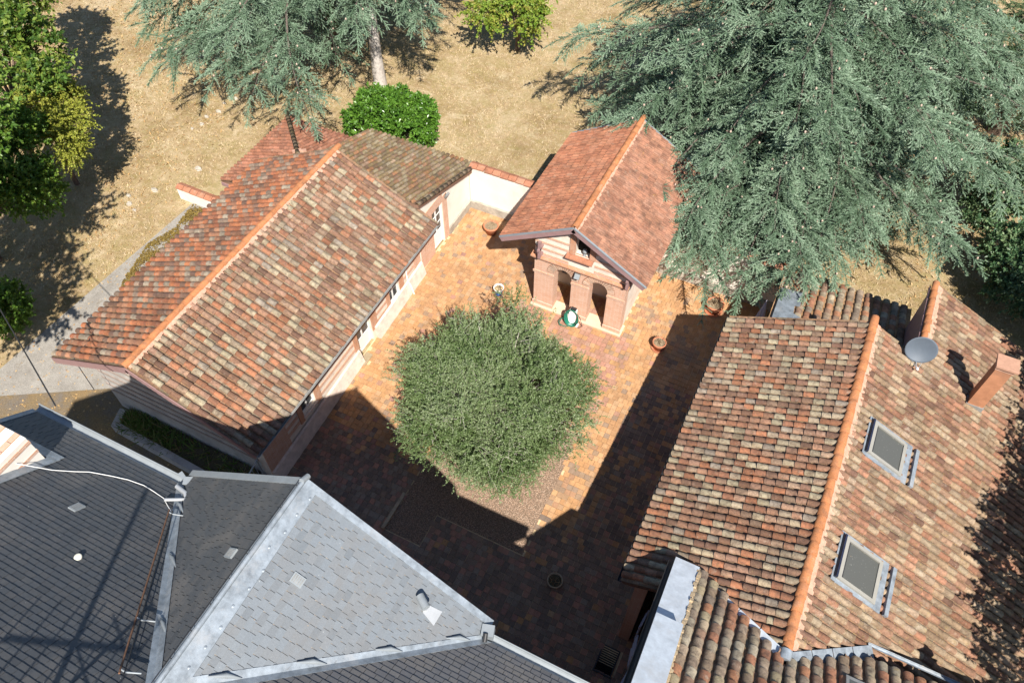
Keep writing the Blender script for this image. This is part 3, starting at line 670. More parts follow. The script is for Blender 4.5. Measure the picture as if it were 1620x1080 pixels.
# low annex with the mossy roof, in line with the outbuilding
an = thing('low_annex', 'low white annex with a dark mossy tile roof between the bush and the courtyard', 'building', (-16.2, 22, 0))
canal_roof(an, (-19.1, 23.95, 2.0), (1, 0, 0), (0, -4.9, 1.70), [(0, 0), (5.68, 0), (5.68, 5.18), (0, 5.18)], m_tile_m, m_channel, 150, seed=31, pitch=.24, expo=.33)
mb = MB(); wall_run(mb, (WX+.02, 18.95), (WX+.02, 23.55), .3, -.2, lambda s: 3.55-.347*s, [(1.15, 2.0, None, 2.25)], (-1, 0))
mb.build('wall', m_wall_w, an); mb = MB(); wall_run(mb, (-19.0, 23.55), (WX-.29, 23.55), .3, -.2, 1.95, [], (0, -1)); mb.build('wall', m_wall_w, an)
mb = MB(); mb.box((WX+.023, 21.0, .0), (WX+.05, 21.35, 2.5)); mb.box((WX+.023, 19.0, 2.27), (WX+.05, 21.0, 2.72)); mb.box((WX+.023, 19.0, 0), (WX+.05, 20.08, 2.26)); mb.build('brick_surround', m_brick, an)
glazed(an, 'door', (WX-.08, 20.1, 0), (0, 1, 0), (1, 0, 0), .85, .06, 2.25, 2, 3, panel=.8)
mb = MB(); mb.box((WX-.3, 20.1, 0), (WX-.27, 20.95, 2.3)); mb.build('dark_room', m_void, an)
mb = MB(); mb.box((WX+.024, 21.36, -.05), (WX+.10, 23.35, .42)); mb.build('plinth', m_plinth, an)
ridge_tiles(an, (-13.45, 23.95, 2.12), (-13.40, 19.1, 3.79), r=.10, expo=.36, mat=m_tile_m, name='verge_tile', k=6)
lamp = thing('wall_lamp', 'small grey floodlight fixed high on the white annex wall', 'lamp', (WX+.1, 21.25, 2.45))
mb = MB(); mb.obox((WX+.14, 21.25, 2.45), (unit((1, 0, -.5)), (0, 1, 0), unit((.5, 0, 1))), (.05, .12, .09)); mb.build('housing', m_zinc_d, lamp)
mb = MB(); mb.obox((WX+.192, 21.25, 2.424), (unit((1, 0, -.5)), (0, 1, 0), unit((.5, 0, 1))), (.004, .1, .07)); mb.build('lens', m_glass, lamp)
mb = MB(); mb.box((WX+.02, 21.22, 2.40), (WX+.1, 21.28, 2.48)); mb.build('bracket', m_dark, lamp)

# hipped annex behind
ha = thing('hipped_annex', 'small hipped building with a plain red-brown tile roof behind the long outbuilding', 'building', (-20.5, 21, 0))
HX, HY, HZ, HS_ = -22.75, 22.75, 2.28, .345
sl_ = math.hypot(1, HS_)
canal_roof(ha, (HX, 17.9, HZ), (0, 1, 0), (1, 0, HS_), [(0, 0), (4.85, 0), (1.2, 3.65*sl_), (1.2, 1.45*sl_), (0, 1.45*sl_)], m_tile_h, m_channel, 60, seed=41, pitch=.23, expo=.33)
canal_roof(ha, (HX, HY, HZ), (1, 0, 0), (0, -1, HS_), [(0, 0), (3.8, 0), (3.8, 3.65*sl_), (3.65, 3.65*sl_)], m_tile_h, m_channel, 60, seed=42, pitch=.23, expo=.33)
ridge_tiles(ha, (HX+.03, HY-.03, HZ+.12), (HX+3.65, HY-3.65, HZ+.12+3.62*HS_), r=.11, expo=.36, mat=m_tile_m, name='hip_tile')
mb = MB(); mb.box((-22.3, 18.1, -.2), (-22.0, 22.4, 2.2)); mb.box((-22.0, 22.1, -.2), (-19, 22.4, 2.2)); mb.box((-22.0, 18.1, -.2), (-21.92, 18.4, 2.2)); mb.build('wall', m_wall_w, ha)
mb = MB(); mb.box((HX, 17.86, HZ-.22), (-21.6, 17.9, HZ-.05)); mb.build('barge_board', m_mauve, ha)
mb = MB(); mb.obox((-20.0, 20.0, 3.34), (unit((1, -1, .3)), unit((1, 1, 0)), (0, 0, 1)), (.12, .2, .06)); mb.obox((-19.75, 20.15, 3.32), (unit((1, -1, .3)), unit((1, 1, 0)), (0, 0, 1)), (.1, .1, .07)); mb.build('mortar_patch', m_mortar, ha)

# little garden wall with coping at the left
def coping_wall(t_, A, B, th, zt, tile_w, n, wallmat, plinth=None, out=(0, -1), seed=4, nm='coping_tile'):
    A, B = np.array(A, float), np.array(B, float); d = (B-A)/np.linalg.norm(B-A); o = np.array([d[1], -d[0]]); rs = np.random.default_rng(seed)
    mb = MB(); wall_run(mb, A, B, th, -.3, zt-.1, [], -o); mb.build('wall', wallmat, t_)
    ln = np.linalg.norm(B-A); k = int(ln/tile_w)
    for i in range(k):
        c = A+d*((i+.5)*ln/k)-o*th/2; mb = MB()
        h = zt+rs.normal(0, .006); w2 = ln/k/2-.012
        d3, o3 = np.array([d[0], d[1], 0]), np.array([o[0], o[1], 0]); c3 = np.array([c[0], c[1], h])
        V = []
        for sgn in (-1, 1):
            for (oo, zz) in ((.5, -.10), (.5, -.06), (0.0, .03), (-.5, -.06), (-.5, -.10)): V.append(c3+d3*w2*sgn+o3*oo*(th+.12)+np.array([0, 0, zz+sgn*.006]))
        mb.add(V, [(0, 1, 6, 5), (1, 2, 7, 6), (2, 3, 8, 7), (3, 4, 9, 8), (0, 5, 9, 4), (0, 4, 3, 2, 1), (5, 6, 7, 8, 9)], rs.random()); mb.build(nm, m_terra_c, t_)
m_terra_c = palette_mat('coping_clay', [L(.54, .24, .14), L(.50, .21, .12), L(.57, .28, .17)], .15, L(.36, .20, .14), .5, 5)
gw = thing('garden_wall', 'short white garden wall with orange coping beside the concrete drive', 'wall', (-25.1, 18.2, 0))
coping_wall(gw, (-26.1, 18.0), (-22.4, 18.0), .3, .62, .38, 0, m_wall_w)
bw = thing('courtyard_wall', 'white rendered back wall of the courtyard with red tile coping running behind the brick pavilion', 'wall', (-6.5, 23.4, 0))
coping_wall(bw, (-13.55, 23.4), (-8.6, 23.4), .3, 2.45, .36, 0, m_wall_w)
coping_wall(bw, (-4.62, 23.4), (.55, 23.4), .3, 2.45, .36, 0, m_wall_w, seed=9)
mb = MB(); mb.box((-13.49, 23.28, -.05), (-8.6, 23.396, .46)); mb.box((-4.6, 23.28, -.05), (.5, 23.396, .46)); mb.build('plinth', m_plinth, bw)

# planter wall and gate by the near gable
pw = thing('planter_wall', 'low grey planter wall along the shaded gable of the long outbuilding', 'wall', (-16.9, 7.4, -.9))
mb = MB(); P = [(-20.6, 7.95), (-20.35, 7.2), (-14.2, 6.95), (-14.0, 7.15), (-14.2, 7.2), (-20.15, 7.45), (-20.35, 8.0)]
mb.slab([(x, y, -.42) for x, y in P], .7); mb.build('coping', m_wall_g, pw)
mb = MB(); mb.slab([(-20.35, 8.15, -.52), (-20.15, 7.46, -.52), (-14.2, 7.21, -.52), (-14.2, 8.15, -.52)], .5); mb.build('soil', m_soil_d, pw)
WEEDS = (-20.1, -14.3, 7.3, 8.1)
gate = thing('metal_gate', 'pale metal gate with upright bars at the corner of the long outbuilding', 'gate', (-14, 6.8, -.9))
mb = MB(); A = np.array([-13.95, 8.1, 0]); B = np.array([-13.55, 5.6, 0]); d = unit(B-A)
for z in (-.75, .55): mb.tube([A+np.array([0, 0, z]), B+np.array([0, 0, z])], .028, 6)
mb.tube([A+np.array([0, 0, -.95]), A+np.array([0, 0, .6])], .035, 6); mb.tube([B+np.array([0, 0, -.95]), B+np.array([0, 0, .6])], .035, 6); mb.build('frame', m_metal_l, gate)
for k in range(1, 14):
    mb = MB(); p = A+d*(2.53*k/14); mb.tube([p+np.array([0, 0, -.75]), p+np.array([0, 0, .55])], .012, 5); mb.build('bar', m_metal_l, gate)

# ================================================================== BRICK PAVILION
pv = thing('brick_pavilion', 'pink brick pavilion with two front arches and a flat-tiled gable roof', 'building', (-6.6, 22, 0))
PX0, PX1, PYF = -8.5, -4.7, 19.4
ZS, ZC, AR = 2.2, 2.9, .375
arches = [-7.275, -5.775]
mb = MB()
def arch_wall(mb, y0, y1, x0, x1, z0, z1, centres, r, zs, k=14):
    edges = [x0]
    for c in centres: edges += [c-r, c+r]
    edges.append(x1)
    for i in range(0, len(edges), 2): mb.box((edges[i], y0, z0), (edges[i+1], y1, z1))
    for c in centres:
        for j in range(k):
            a0, a1 = math.pi*j/k, math.pi*(j+1)/k
            xa, xb = c-r*math.cos(a0), c-r*math.cos(a1); za, zb = zs+r*math.sin(a0), zs+r*math.sin(a1)
            V = [(xa, y0, za), (xb, y0, zb), (xb, y0, z1), (xa, y0, z1), (xa, y1, za), (xb, y1, zb), (xb, y1, z1), (xa, y1, z1)]
            mb.add(V, [(0, 1, 2, 3), (7, 6, 5, 4), (0, 4, 5, 1), (3, 2, 6, 7)])
arch_wall(mb, PYF, PYF+.45, PX0, PX1, -.1, ZC, arches, AR, ZS); mb.build('arcade_wall', m_brick, pv)
for c in arches:
    mb = MB(); k = 17
    for j in range(24):
        a0, a1 = math.pi*j/24, math.pi*(j+1)/24; r0, r1 = AR+.001, AR+.31
        q = [(c-r*math.cos(a), ZS+r*math.sin(a)) for r, a in ((r0, a0), (r0, a1), (r1, a1), (r1, a0))]; mb.add([(x, PYF-.012, z) for x, z in q], [(0, 1, 2, 3)])
    mb.build('arch_ring', m_brick_r, pv); mb = MB()
    for j in range(k):
        a0, a1 = math.pi*(j+.17)/k, math.pi*(j+.83)/k; r0, r1 = AR+.002, AR+.29
        q = [(c-r*math.cos(a), ZS+r*math.sin(a)) for r, a in ((r0, a0), (r0, a1), (r1, a1), (r1, a0))]
        mb.add([(x, PYF-.035, z) for x, z in q]+[(x, PYF+.02, z) for x, z in q], [(0, 1, 2, 3), (0, 4, 5, 1), (1, 5, 6, 2), (2, 6, 7, 3), (3, 7, 4, 0)], random.random())
    mb.build('arch_voussoirs', m_vouss, pv, 'stuff')
for a, b in ((PX0-.05, -7.63), (-6.92, -6.13), (-5.42, PX1+.05)):
    for (z0, z1, e) in ((2.0, 2.07, .035), (.0, .26, .03), (1.94, 1.998, .02)):
        mb = MB(); mb.box((a, PYF-e, z0), (b, PYF-.002, z1)); mb.build('impost' if z0 > 1 else 'pier_base', m_brick, pv)
for z0, z1, e in ((ZC-.16, ZC-.10, .05), (ZC-.099, ZC-.03, .09), (ZC-.029, ZC+.04, .13)):
    mb = MB(); mb.box((PX0-e, PYF-e, z0), (PX1+e, PYF-.001, z1)); mb.box((PX0-e, PYF, z0), (PX0-.001, 25.4, z1)); mb.box((PX1+.001, PYF, z0), (PX1+e, 25.4, z1)); mb.build('cornice', m_brick_o if e == .13 else m_brick, pv)
# side and inner walls
mb = MB(); mb.box((PX0, PYF+.451, -.1), (PX0+.3, 25.4, 3.6)); mb.build('wall', m_wall_p, pv); mb = MB(); mb.box((PX1-.3, PYF+.451, -.1), (PX1, 25.4, 3.6)); mb.build('wall', m_wall_p, pv); mb = MB(); mb.box((PX0+.3, 25.1, -.1), (PX1-.3, 25.4, 3.6)); mb.build('wall', m_wall_p, pv)
mb = MB(); wall_run(mb, (PX0+.3, 20.95), (PX1-.3, 20.95), .2, -.1, 2.9, [(.28, .52, .62, .92)], (0, 1)); mb.build('inner_wall', m_wall_w, pv)
mb = MB(); mb.box((PX0+.3, PYF+.452, 2.6), (PX1-.3, 20.949, 2.7)); mb.build('ceiling', m_timber, pv)
mb = MB(); mb.slab([(PX0-.1, PYF-.12, .045), (PX1+.1, PYF-.12, .045), (PX1+.1, PYF+.5, .045), (PX0-.1, PYF+.5, .045)], .1); mb.build('threshold', plain('pale_stone_step', L(.66, .50, .36), .9, .1, var=.15, scale=5), pv)
for i in range(15):
    for j in range(6):
        x = PX0+.32+i*.208; y = PYF+.51+j*.236
        if x+.2 > PX1-.3 or y+.23 > 20.95: continue
        mb = MB(); mb.box((x, y, .0), (x+.2, y+.228, .04), (random.choice([0, 3, 5, 12, 14])+.5)/20); mb.build('floor_tile', m_pave, pv)
# gable above the cornice
Y = PYF; ze, zr = 3.55, 5.22
mb = MB(); wx0, wx1, wz0, wz1 = -6.85, -6.27, 3.62, 4.45
def gz_top(x): return zr-abs(x+6.83)*(zr-ze)/2.95
for a, b, za, zb in ((PX0, wx0, None, None), (wx1, PX1, None, None)):
    n = 8
    for i in range(n):
        x0, x1 = a+(b-a)*i/n, a+(b-a)*(i+1)/n
        V = [(x0, Y+.02, ZC+.041), (x1, Y+.02, ZC+.041), (x1, Y+.02, gz_top(x1)-.08), (x0, Y+.02, gz_top(x0)-.08)]; V += [(x, Y+.3, z) for x, _, z in V]
        mb.add(V, [(0, 1, 2, 3), (7, 6, 5, 4), (0, 4, 5, 1), (3, 2, 6, 7), (0, 3, 7, 4), (1, 5, 6, 2)])
mb.box((wx0, Y+.02, ZC+.041), (wx1, Y+.3, wz0)); mb.box((wx0, Y+.02, wz1), (wx1, Y+.3, gz_top(-6.2)-.08)); mb.build('gable_wall', m_wall_p, pv)
for z in (3.0, 3.3, 3.62, 3.95):
    for a, b in ((PX0, wx0-.24), (wx1+.24, PX1)):
        lim = (gz_top(-6.83)-.12-z-.12)/((zr-ze)/2.95); a2, b2 = max(a, -6.83-lim), min(b, -6.83+lim)
        if b2-a2 > .1: mb = MB(); mb.box((a2, Y-.005, z), (b2, Y+.018, z+.11)); mb.build('brick_band', m_brick, pv)
mb = MB(); mb.box((wx0-.23, Y-.03, 3.63), (wx0-.002, Y+.28, 4.6)); mb.box((wx1+.002, Y-.03, 3.63), (wx1+.23, Y+.28, 4.42)); mb.build('window_jamb', m_brick_o, pv)
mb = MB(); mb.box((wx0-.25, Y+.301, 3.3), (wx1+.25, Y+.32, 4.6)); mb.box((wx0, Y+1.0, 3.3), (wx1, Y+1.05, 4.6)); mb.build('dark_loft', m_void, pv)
mb = MB(); mb.slab([(wx0-.32, Y-.22, 3.56), (wx1+.18, Y-.22, 3.56), (wx1+.18, Y+.1, 3.63), (wx0-.32, Y+.1, 3.63)], .05); mb.build('window_sill', m_terra_c, pv)
urn = thing('white_urn', 'small white urn standing in the dark gable opening of the brick pavilion', 'urn', (-6.52, Y+.12, 3.62))
mb = MB(); mb.lathe((-6.52, Y+.12, 3.625), [(.001, 0), (.07, 0), (.07, .03), (.03, .06), (.03, .1), (.08, .16), (.095, .22), (.07, .28), (.05, .30), (.065, .32), (.001, .32)], 14); mb.build('bowl', m_zinc_w, urn)
# roof: interlocking flat tiles
def flat_roof(house, P0, u, up, a1, b1, mat, ns, seed):
    P0, u, v, n = plane_frame(P0, u, up); rs = np.random.default_rng(seed)
    mb = MB(); mb.slab([P0, P0+u*a1, P0+u*a1+v*b1, P0+v*b1], .1, n); roof = mb.build('roof', m_deck, house)
    na, nb = int(round(a1/.215)), int(round(b1/.34)); C = []
    for j in range(nb):
        for i in range(na): C.append(((i+.5)*a1/na, j*b1/nb-.02))
    C = np.array(C); c = P0+C[:, :1]*u+C[:, 1:]*v+n*(.012+rs.normal(0, .003, (len(C), 1)))
    M = frames(c, u, v, n, .006, .01, .012, rs, np.tile([a1/na/.208, b1/nb/.345, 1.2], (len(C), 1)))
    place_field(roof, FV, FF, M, rs.random(len(C)), mat, 'tile', 'tile_field', ns, FS); return roof
PE0, PE1, PRX, PYa, PYb = -9.79, -3.9, -6.83, 18.98, 25.85
flat_roof(pv, (PE0, PYa, 3.66), (0, 1, 0), (2.96, 0, 1.70), PYb-PYa, 3.40, m_tile_flat, 170, 51)
flat_roof(pv, (PE1, PYa, 3.66), (0, 1, 0), (-2.93, 0, 1.70), PYb-PYa, 3.37, m_tile_flat_w, 130, 52)
ridge_tiles(pv, (PRX, PYa+.02, 5.36), (PRX, PYb, 5.36), r=.12, expo=.42)
mortar_line(pv, (PRX, PYa, 5.36), (PRX, PYb, 5.36), .17, (.866, 0, -.5), .05)
for (xa, za, xb, zb) in ((PE0, 3.66, PRX, 5.36), (PRX, 5.36, PE1, 3.66)):
    A, B = np.array([xa, PYa, za]), np.array([xb, PYa, zb]); d = unit(B-A); n = np.array([-d[2], 0, d[0]]); ln = np.linalg.norm(B-A)
    for yy in (PYa-.03, PYb+.03):
        mb = MB(); mb.obox((A+B)/2+np.array([0, yy-PYa, 0])-n*.09, (d, (0, 1, 0), n), (ln/2, .022, .10)); mb.build('barge_board', m_mauve, pv)
        mb = MB(); mb.obox((A+B)/2+np.array([0, yy-PYa, 0])+n*.035, (d, (0, 1, 0), n), (ln/2, .035, .022)); mb.build('verge_strip', m_zinc_w, pv)
for x, o in ((PE0, -1), (PE1, 1)):
    mb = MB(); mb.box((x-.02 if o > 0 else x-.03, PYa, 3.60), (x+.03 if o > 0 else x+.02, PYb, 3.68)); mb.build('eave_strip', m_zinc_w, pv)
for x in (-8.2, -4.62):
    mb = MB(); mb.box((x-.05, PYF-.32, 3.08), (x+.05, PYF-.20, 3.95) if x < -6 else (x+.05, PYF-.2, 3.75)); mb.box((x-.05, PYF-.199, 3.1), (x+.05, PYF-.001, 3.2)); mb.box((x-.05, PYa+.02, 3.5), (x+.05, PYF+.02, 3.6)); mb.build('bracket', m_mauve, pv)
mb = MB()
for k in range(9): y = PYF+.3+k*.7; mb.box((PE0+.05, y, 3.5), (PX0, y+.08, 3.6)); mb.box((PX1, y, 3.5), (PE1-.05, y+.08, 3.6))
mb.build('rafters', m_timber, pv)
fl = thing('wall_lamp', 'square grey floodlight between the two arches of the brick pavilion', 'lamp', (-6.65, PYF-.2, 2.7))
ax_ = (np.array([1, 0, 0.]), unit((0, -.8, .6)), unit((0, .6, .8)))
mb = MB(); mb.obox((-6.62, PYF-.2, 2.72), ax_, (.11, .04, .11)); mb.build('housing', m_zinc_d, fl)
mb = MB(); mb.obox((-6.62, PYF-.235, 2.746), ax_, (.09, .006, .09)); mb.build('lens', m_zinc_w, fl)
mb = MB(); mb.box((-6.78, PYF-.12, 2.6), (-6.7, PYF-.002, 2.76)); mb.tube([(-6.74, PYF-.1, 2.68), (-6.64, PYF-.17, 2.72)], .02, 6); mb.build('bracket', m_dark, fl)
# ================================================================== RIGHT TILED HOUSE
rh = thing('tiled_house', 'large tiled house at the right with two roof windows and a chimney', 'building', (3.4, 14, 0))
RZ, RS = 5.82, .4796
RX = 3.43
canal_roof(rh, (-.74, 8.42, 3.82), (0, 1, 0), (4.17, 0, 2.0), [(0, 0), (10.38, 0), (10.38, 4.62), (-.85, 4.62), (-.05, 2.45), (.45, 2.2), (.55, 1.27), (0, 1.27)], m_tile, m_channel, 150, seed=61, pitch=.232, expo=.33)
k_ = math.hypot(1, RS)
canal_roof(rh, (9.9, 8.5, RZ-RS*(9.9-RX)), (0, 1, 0), (-6.47, 0, 6.47*RS), [(0, 0), (13.75, 0), (13.75, (9.9-5.17)*k_), (10.3, (9.9-5.17)*k_), (10.3, 6.47*k_), (-.95, 6.47*k_), (.42, 4.6*k_), (.5, 2.2*k_)], m_tile_r, m_channel, 100, seed=62, pitch=.238, expo=.345)
ridge_tiles(rh, (RX, 7.55, RZ+.03), (RX, 18.82, RZ+.03), r=.135, expo=.40)
mortar_line(rh, (RX, 7.6, RZ), (RX, 18.8, RZ), .22, (.9, 0, -.4316), .10)
mortar_line(rh, (5.17, 18.8, 4.985), (5.17, 22.2, 4.985), .2, (.9, 0, -.4316), .10)
ridge_tiles(rh, (5.17, 18.75, 4.99), (5.17, 22.25, 4.99), r=.125, expo=.40)
mb = MB(); mb.slab([(5.08, 18.7, 4.9), (5.08, 22.2, 4.92), (5.08, 22.2, 2.0), (5.08, 18.7, 3.0)], .2, (-1, 0, 0)); mb.build('side_wall', m_mauve, rh)
mb = MB(); mb.obox((5.02, 20.4, 4.86), ((0, 1, 0), (1, 0, 0), (0, 0, 1)), (1.8, .02, .07)); mb.build('barge_board', m_mauve, rh)
mb = MB()
wall_run(mb, (-.35, 8.5), (-.35, 18.6), .35, lambda s: gzf(8.5+s)-.3, 3.95, [(1.0, 2.0, -.4, 1.5), (4.2, 5.2, None, 1.7), (7.4, 8.4, .1, 1.6)], (1, 0))
mb.build('wall', m_brick, rh); mb = MB(); wall_run(mb, (-.0, 18.25), (9.4, 18.25), .35, -.3, lambda s: 3.75+.47*s if s < 3.4 else 3.75+.47*3.4-.47*(s-3.4), [], (0, 1))
mb.build('wall', m_brick, rh); mb = MB(); wall_run(mb, (9.0, 8.6), (9.0, 22.0), .3, -1, 3.1, [], (-1, 0)); mb.build('wall', m_brick, rh); mb = MB(); wall_run(mb, (5.3, 22.0), (9.0, 22.0), .3, -.3, lambda s: 4.75-.47*s, [], (0, -1)); mb.build('wall', m_brick, rh)
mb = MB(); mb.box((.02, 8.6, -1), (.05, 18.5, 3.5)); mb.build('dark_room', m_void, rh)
glazed(rh, 'window', (-.28, 9.5, 0), (0, 1, 0), (-1, 0, 0), 1.0, -.4, 1.5, 2, 3); glazed(rh, 'door', (-.28, 12.7, 0), (0, 1, 0), (-1, 0, 0), 1.0, -.5, 1.7, 2, 3, panel=.8); glazed(rh, 'window', (-.28, 15.9, 0), (0, 1, 0), (-1, 0, 0), 1.0, .1, 1.6, 2, 3)
gutter(rh, (-.80, 8.4, 3.83), (-.80, 18.85, 3.83), (-1, 0, 0), .06, m_dark)
mb = MB(); mb.box((-.74, 8.45, 3.66), (-.35, 18.75, 3.70)); mb.build('soffit', m_mauve, rh)
# roof windows
def onR(x, y, o=0.0): nn = unit((RS, 0, 1)); return np.array([x, y, RZ-RS*(x-RX)])+nn*o
sd_ = unit((1, 0, -RS)); nR = unit((RS, 0, 1))
def roof_window(y0, y1, x0, x1):
    f = MB(); xm, ym = (x0+x1)/2, (y0+y1)/2
    def bar(xa, xb, ya, yb, o0, o1, mb_): 
        c = (onR(xa, ya)+onR(xb, yb))/2+nR*(o0+o1)/2; mb_.obox(c, (sd_, (0, 1, 0), nR), ((xb-xa)/2*k_, (yb-ya)/2, (o1-o0)/2))
    bar(x0, x0+.10, y0, y1, .0, .20, f); bar(x1-.32, x1-.22, y0, y1, .0, .17, f); bar(x0+.1, x1-.32, y0, y0+.09, .0, .19, f); bar(x0+.1, x1-.32, y1-.09, y1, .0, .19, f)
    fr = f.build('window_frame', plain('window_cladding', L(.34, .325, .285), .5, .4, .2, var=.1, bump=.03) if 'window_cladding' not in bpy.data.materials else bpy.data.materials['window_cladding'], rh)
    g = MB(); bar(x0+.102, x1-.322, y0+.092, y1-.092, .12, .14, g); g.build('pane', m_skyglass, fr)
    g = MB(); bar(x0+.13, x0+.16, y0+.1, y1-.1, .14, .155, g); g.build('pane_seal', m_dark, fr)
    z = MB(); bar(x0-.12, x0-.002, y0-.1, y1+.1, .10, .125, z); bar(x0-.0, x1-.2, y0-.12, y0-.002, .10, .125, z); bar(x0-.0, x1-.2, y1+.002, y1+.1, .10, .125, z); bar(x1-.218, x1-.02, y0-.12, y1+.1, .10, .128, z); z.build('flashing', m_zinc, rh)
    z = MB(); bar(x1+.06, x1+.17, y0-.1, y1+.06, .10, .20, z); z.build('apron', m_zinc, rh)
    z = MB(); bar(x0-.07, x0-.02, y0, y1, .128, .24, z); z.build('blind_rail', plain('navy_metal', L(.015, .02, .045), .5, .4) if 'navy_metal' not in bpy.data.materials else bpy.data.materials['navy_metal'], rh)
t = NT('roof_glass'); c = t.mix(t.ramp(t.noise(24, 3, .6), [(.66, 0.0), (.72, .7)]), L(.085, .085, .075), L(.3, .3, .27)); m_skyglass = t.fin(c, .16, .5)
roof_window(14.2, 15.34, 4.1, 5.44); roof_window(10.18, 11.42, 4.1, 5.46)
# chimney
ch = MB(); cx0, cx1, cy0, cy1 = 6.97, 7.43, 18.42, 18.80
ch.box((cx0, cy0, 3.4), (cx1, cy1, 6.12)); chim = ch.build('chimney', m_oxide, rh)
mb = MB(); mb.box((cx0-.03, cy0-.03, 3.3), (cx1+.03, cy1+.03, 4.22)); mb.build('chimney_flashing', m_zinc_d, chim)
mb = MB(); mb.box((cx0-.07, cy0-.10, 6.20), (cx1+.09, cy1+.07, 6.27)); mb.build('chimney_slab', plain('chimney_stone', L(.44, .25, .17), .9, .1, var=.2, scale=6), chim)
mb = MB()
for a in (cx0+.04, cx1-.1):
    for b in (cy0+.04, cy1-.1): mb.box((a, b, 6.122), (a+.07, b+.07, 6.199))
mb.box((cx0-.03, cy0-.03, 6.05), (cx1+.03, cy1+.03, 6.119)); mb.build('chimney_collar', m_mortar, chim)
# dish
ds = thing('satellite_dish', 'grey satellite dish on the ridge of the tiled house', 'satellite dish', (5.0, 18.72, 5.1))
ctr = np.array([4.98, 18.55, 5.66]); dn_ = unit((.10, -.80, .42)); ux = unit(np.cross(dn_, (0, 0, 1))); uy = np.cross(ux, dn_)
mb = MB(); V = []; F = []; k = 28
rings = [(0.0, -.09), (.15, -.08), (.3, -.05), (.42, -.015), (.47, 0), (.475, -.012), (.30, -.075), (0.0, -.11)]
for r_, h_ in rings:
    for j in range(k): a = 2*math.pi*j/k; V.append(ctr+ux*r_*math.cos(a)*1.0+uy*r_*math.sin(a)*.92+dn_*h_)
for i in range(len(rings)-1): F += [(i*k+j, i*k+(j+1) % k, (i+1)*k+(j+1) % k, (i+1)*k+j) for j in range(k)]
mb.add(V, F, .5, True); mb.build('reflector', m_dish, ds)
feed = ctr-uy*.50+dn_*.42
mb = MB(); mb.tube([ctr-uy*.43-dn_*.02, ctr-uy*.52+dn_*.2, feed], .018, 6); mb.tube([ctr-uy*.40+ux*.15, feed], .01, 5); mb.tube([ctr-uy*.40-ux*.15, feed], .01, 5); mb.build('arm', m_metal_l, ds)
mb = MB(); mb.tube([feed-dn_*.03, feed-dn_*.12], [.035, .05], 10); mb.build('receiver', m_white, ds)
mb = MB(); mb.tube([ctr-dn_*.1, ctr-dn_*.2, (4.95, 18.85, 4.95)], .03, 8); mb.tube([ctr-dn_*.18, (4.6, 18.7, 5.25)], .015, 6); mb.build('mast', m_dark, ds)

# low lean-to roof at the back
lr = thing('lean_to', 'low lean-to at the back of the tiled house with rounded tiles and a zinc patch', 'building', (2.8, 21.2, 0))
canal_roof(lr, (.56, 23.62, 2.22), (1, 0, 0), (0, -4.85, 1.215), [(0, 0), (4.55, 0), (4.55, 5.0), (0, 5.0)], m_tile_b, m_channel_o, 120, seed=71, pitch=.325, expo=.33, scale=.97)
mb = MB(); wall_run(mb, (.62, 18.65), (.62, 23.3), .3, -.3, lambda s: 3.2-.25*s, [], (1, 0)); mb.build('wall', m_wall_w, lr); mb = MB(); wall_run(mb, (.92, 23.3), (5.1, 23.3), .3, -.3, 2.1, [], (0, -1)); mb.build('wall', m_wall_w, lr)
mb = MB(); mb.box((.50, 18.9, 2.9), (.56, 19.0, 3.0)); mb.obox((.525, 21.15, 2.78), (unit((0, -4.85, 1.215)), (1, 0, 0), unit((0, 1.215, 4.85))), (2.5, .03, .09)); mb.build('barge_board', m_timber, lr)
vv = unit((0, -4.85, 1.215)); nn = unit((0, 1.215, 4.85)); mb = MB()
P = np.array([.56, 23.62, 2.22])
mb.slab([P+np.array([a, 0, 0])+vv*b+nn*.16 for a, b in ((.0, 1.65), (.78, 1.55), (.80, 2.5), (.62, 2.55), (.66, 3.1), (.92, 3.2), (.9, 3.75), (0, 3.75))], .02, nn); mb.build('zinc_patch', m_zinc, lr)

# connecting wing at the lower right
cw = thing('connecting_wing', 'connecting wing in the lower right corner with old rounded tiles and zinc verge covers', 'building', (4, 6.5, 0))
WS = .6; kw = math.hypot(1, WS)
def onW(x, y, o=0.0): return np.array([x, y, 5.82-WS*(y-7.6)])+unit((0, WS, 1))*o
P0 = onW(1.02, 9.2)
canal_roof(cw, P0, (1, 0, 0), (0, -1, WS), [(0, .14*kw), (.2, .16*kw), (2.4, 1.80*kw), (4.3, .58*kw), (8.5, .16*kw), (8.5, 5.2*kw), (0, 5.2*kw)], m_tile_b, m_channel, 160, seed=81, pitch=.30, expo=.335, scale=1.0, thick=.16)
mb = MB(); wall_run(mb, (.42, 3.0), (.42, 8.7), .3, -1.4, lambda s: 5.82-WS*(3+s-7.6)-.25, [(2.4, 3.2, .7, 2.3), (4.2, 5.0, .7, 2.3)], (1, 0)); mb.build('wall', m_brick_r, cw)
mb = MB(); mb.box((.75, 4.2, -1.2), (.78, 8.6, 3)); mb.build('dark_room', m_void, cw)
mb = MB(); wall_run(mb, (.73, 4.1), (9.3, 4.1), .3, -1.4, 7.55, [], (0, 1)); mb.build('wall', m_brick, cw); mb = MB(); wall_run(mb, (9.31, 4.1), (9.31, 8.9), .3, -1.4, lambda s: 7.6-.6*s, [], (-1, 0)); mb.build('wall', m_brick, cw)
for (ya, yb, o, nm) in ((9.18, 6.70, .10, 'verge_cover'), (6.80, 3.9, .36, 'verge_cover')):
    mb = MB(); mb.slab([onW(.36, ya, o), onW(1.02, ya, o), onW(1.02, yb, o), onW(.36, yb, o)], .30 if o < .2 else .5, (0, WS, 1)); mb.build(nm, m_zinc_b, cw)
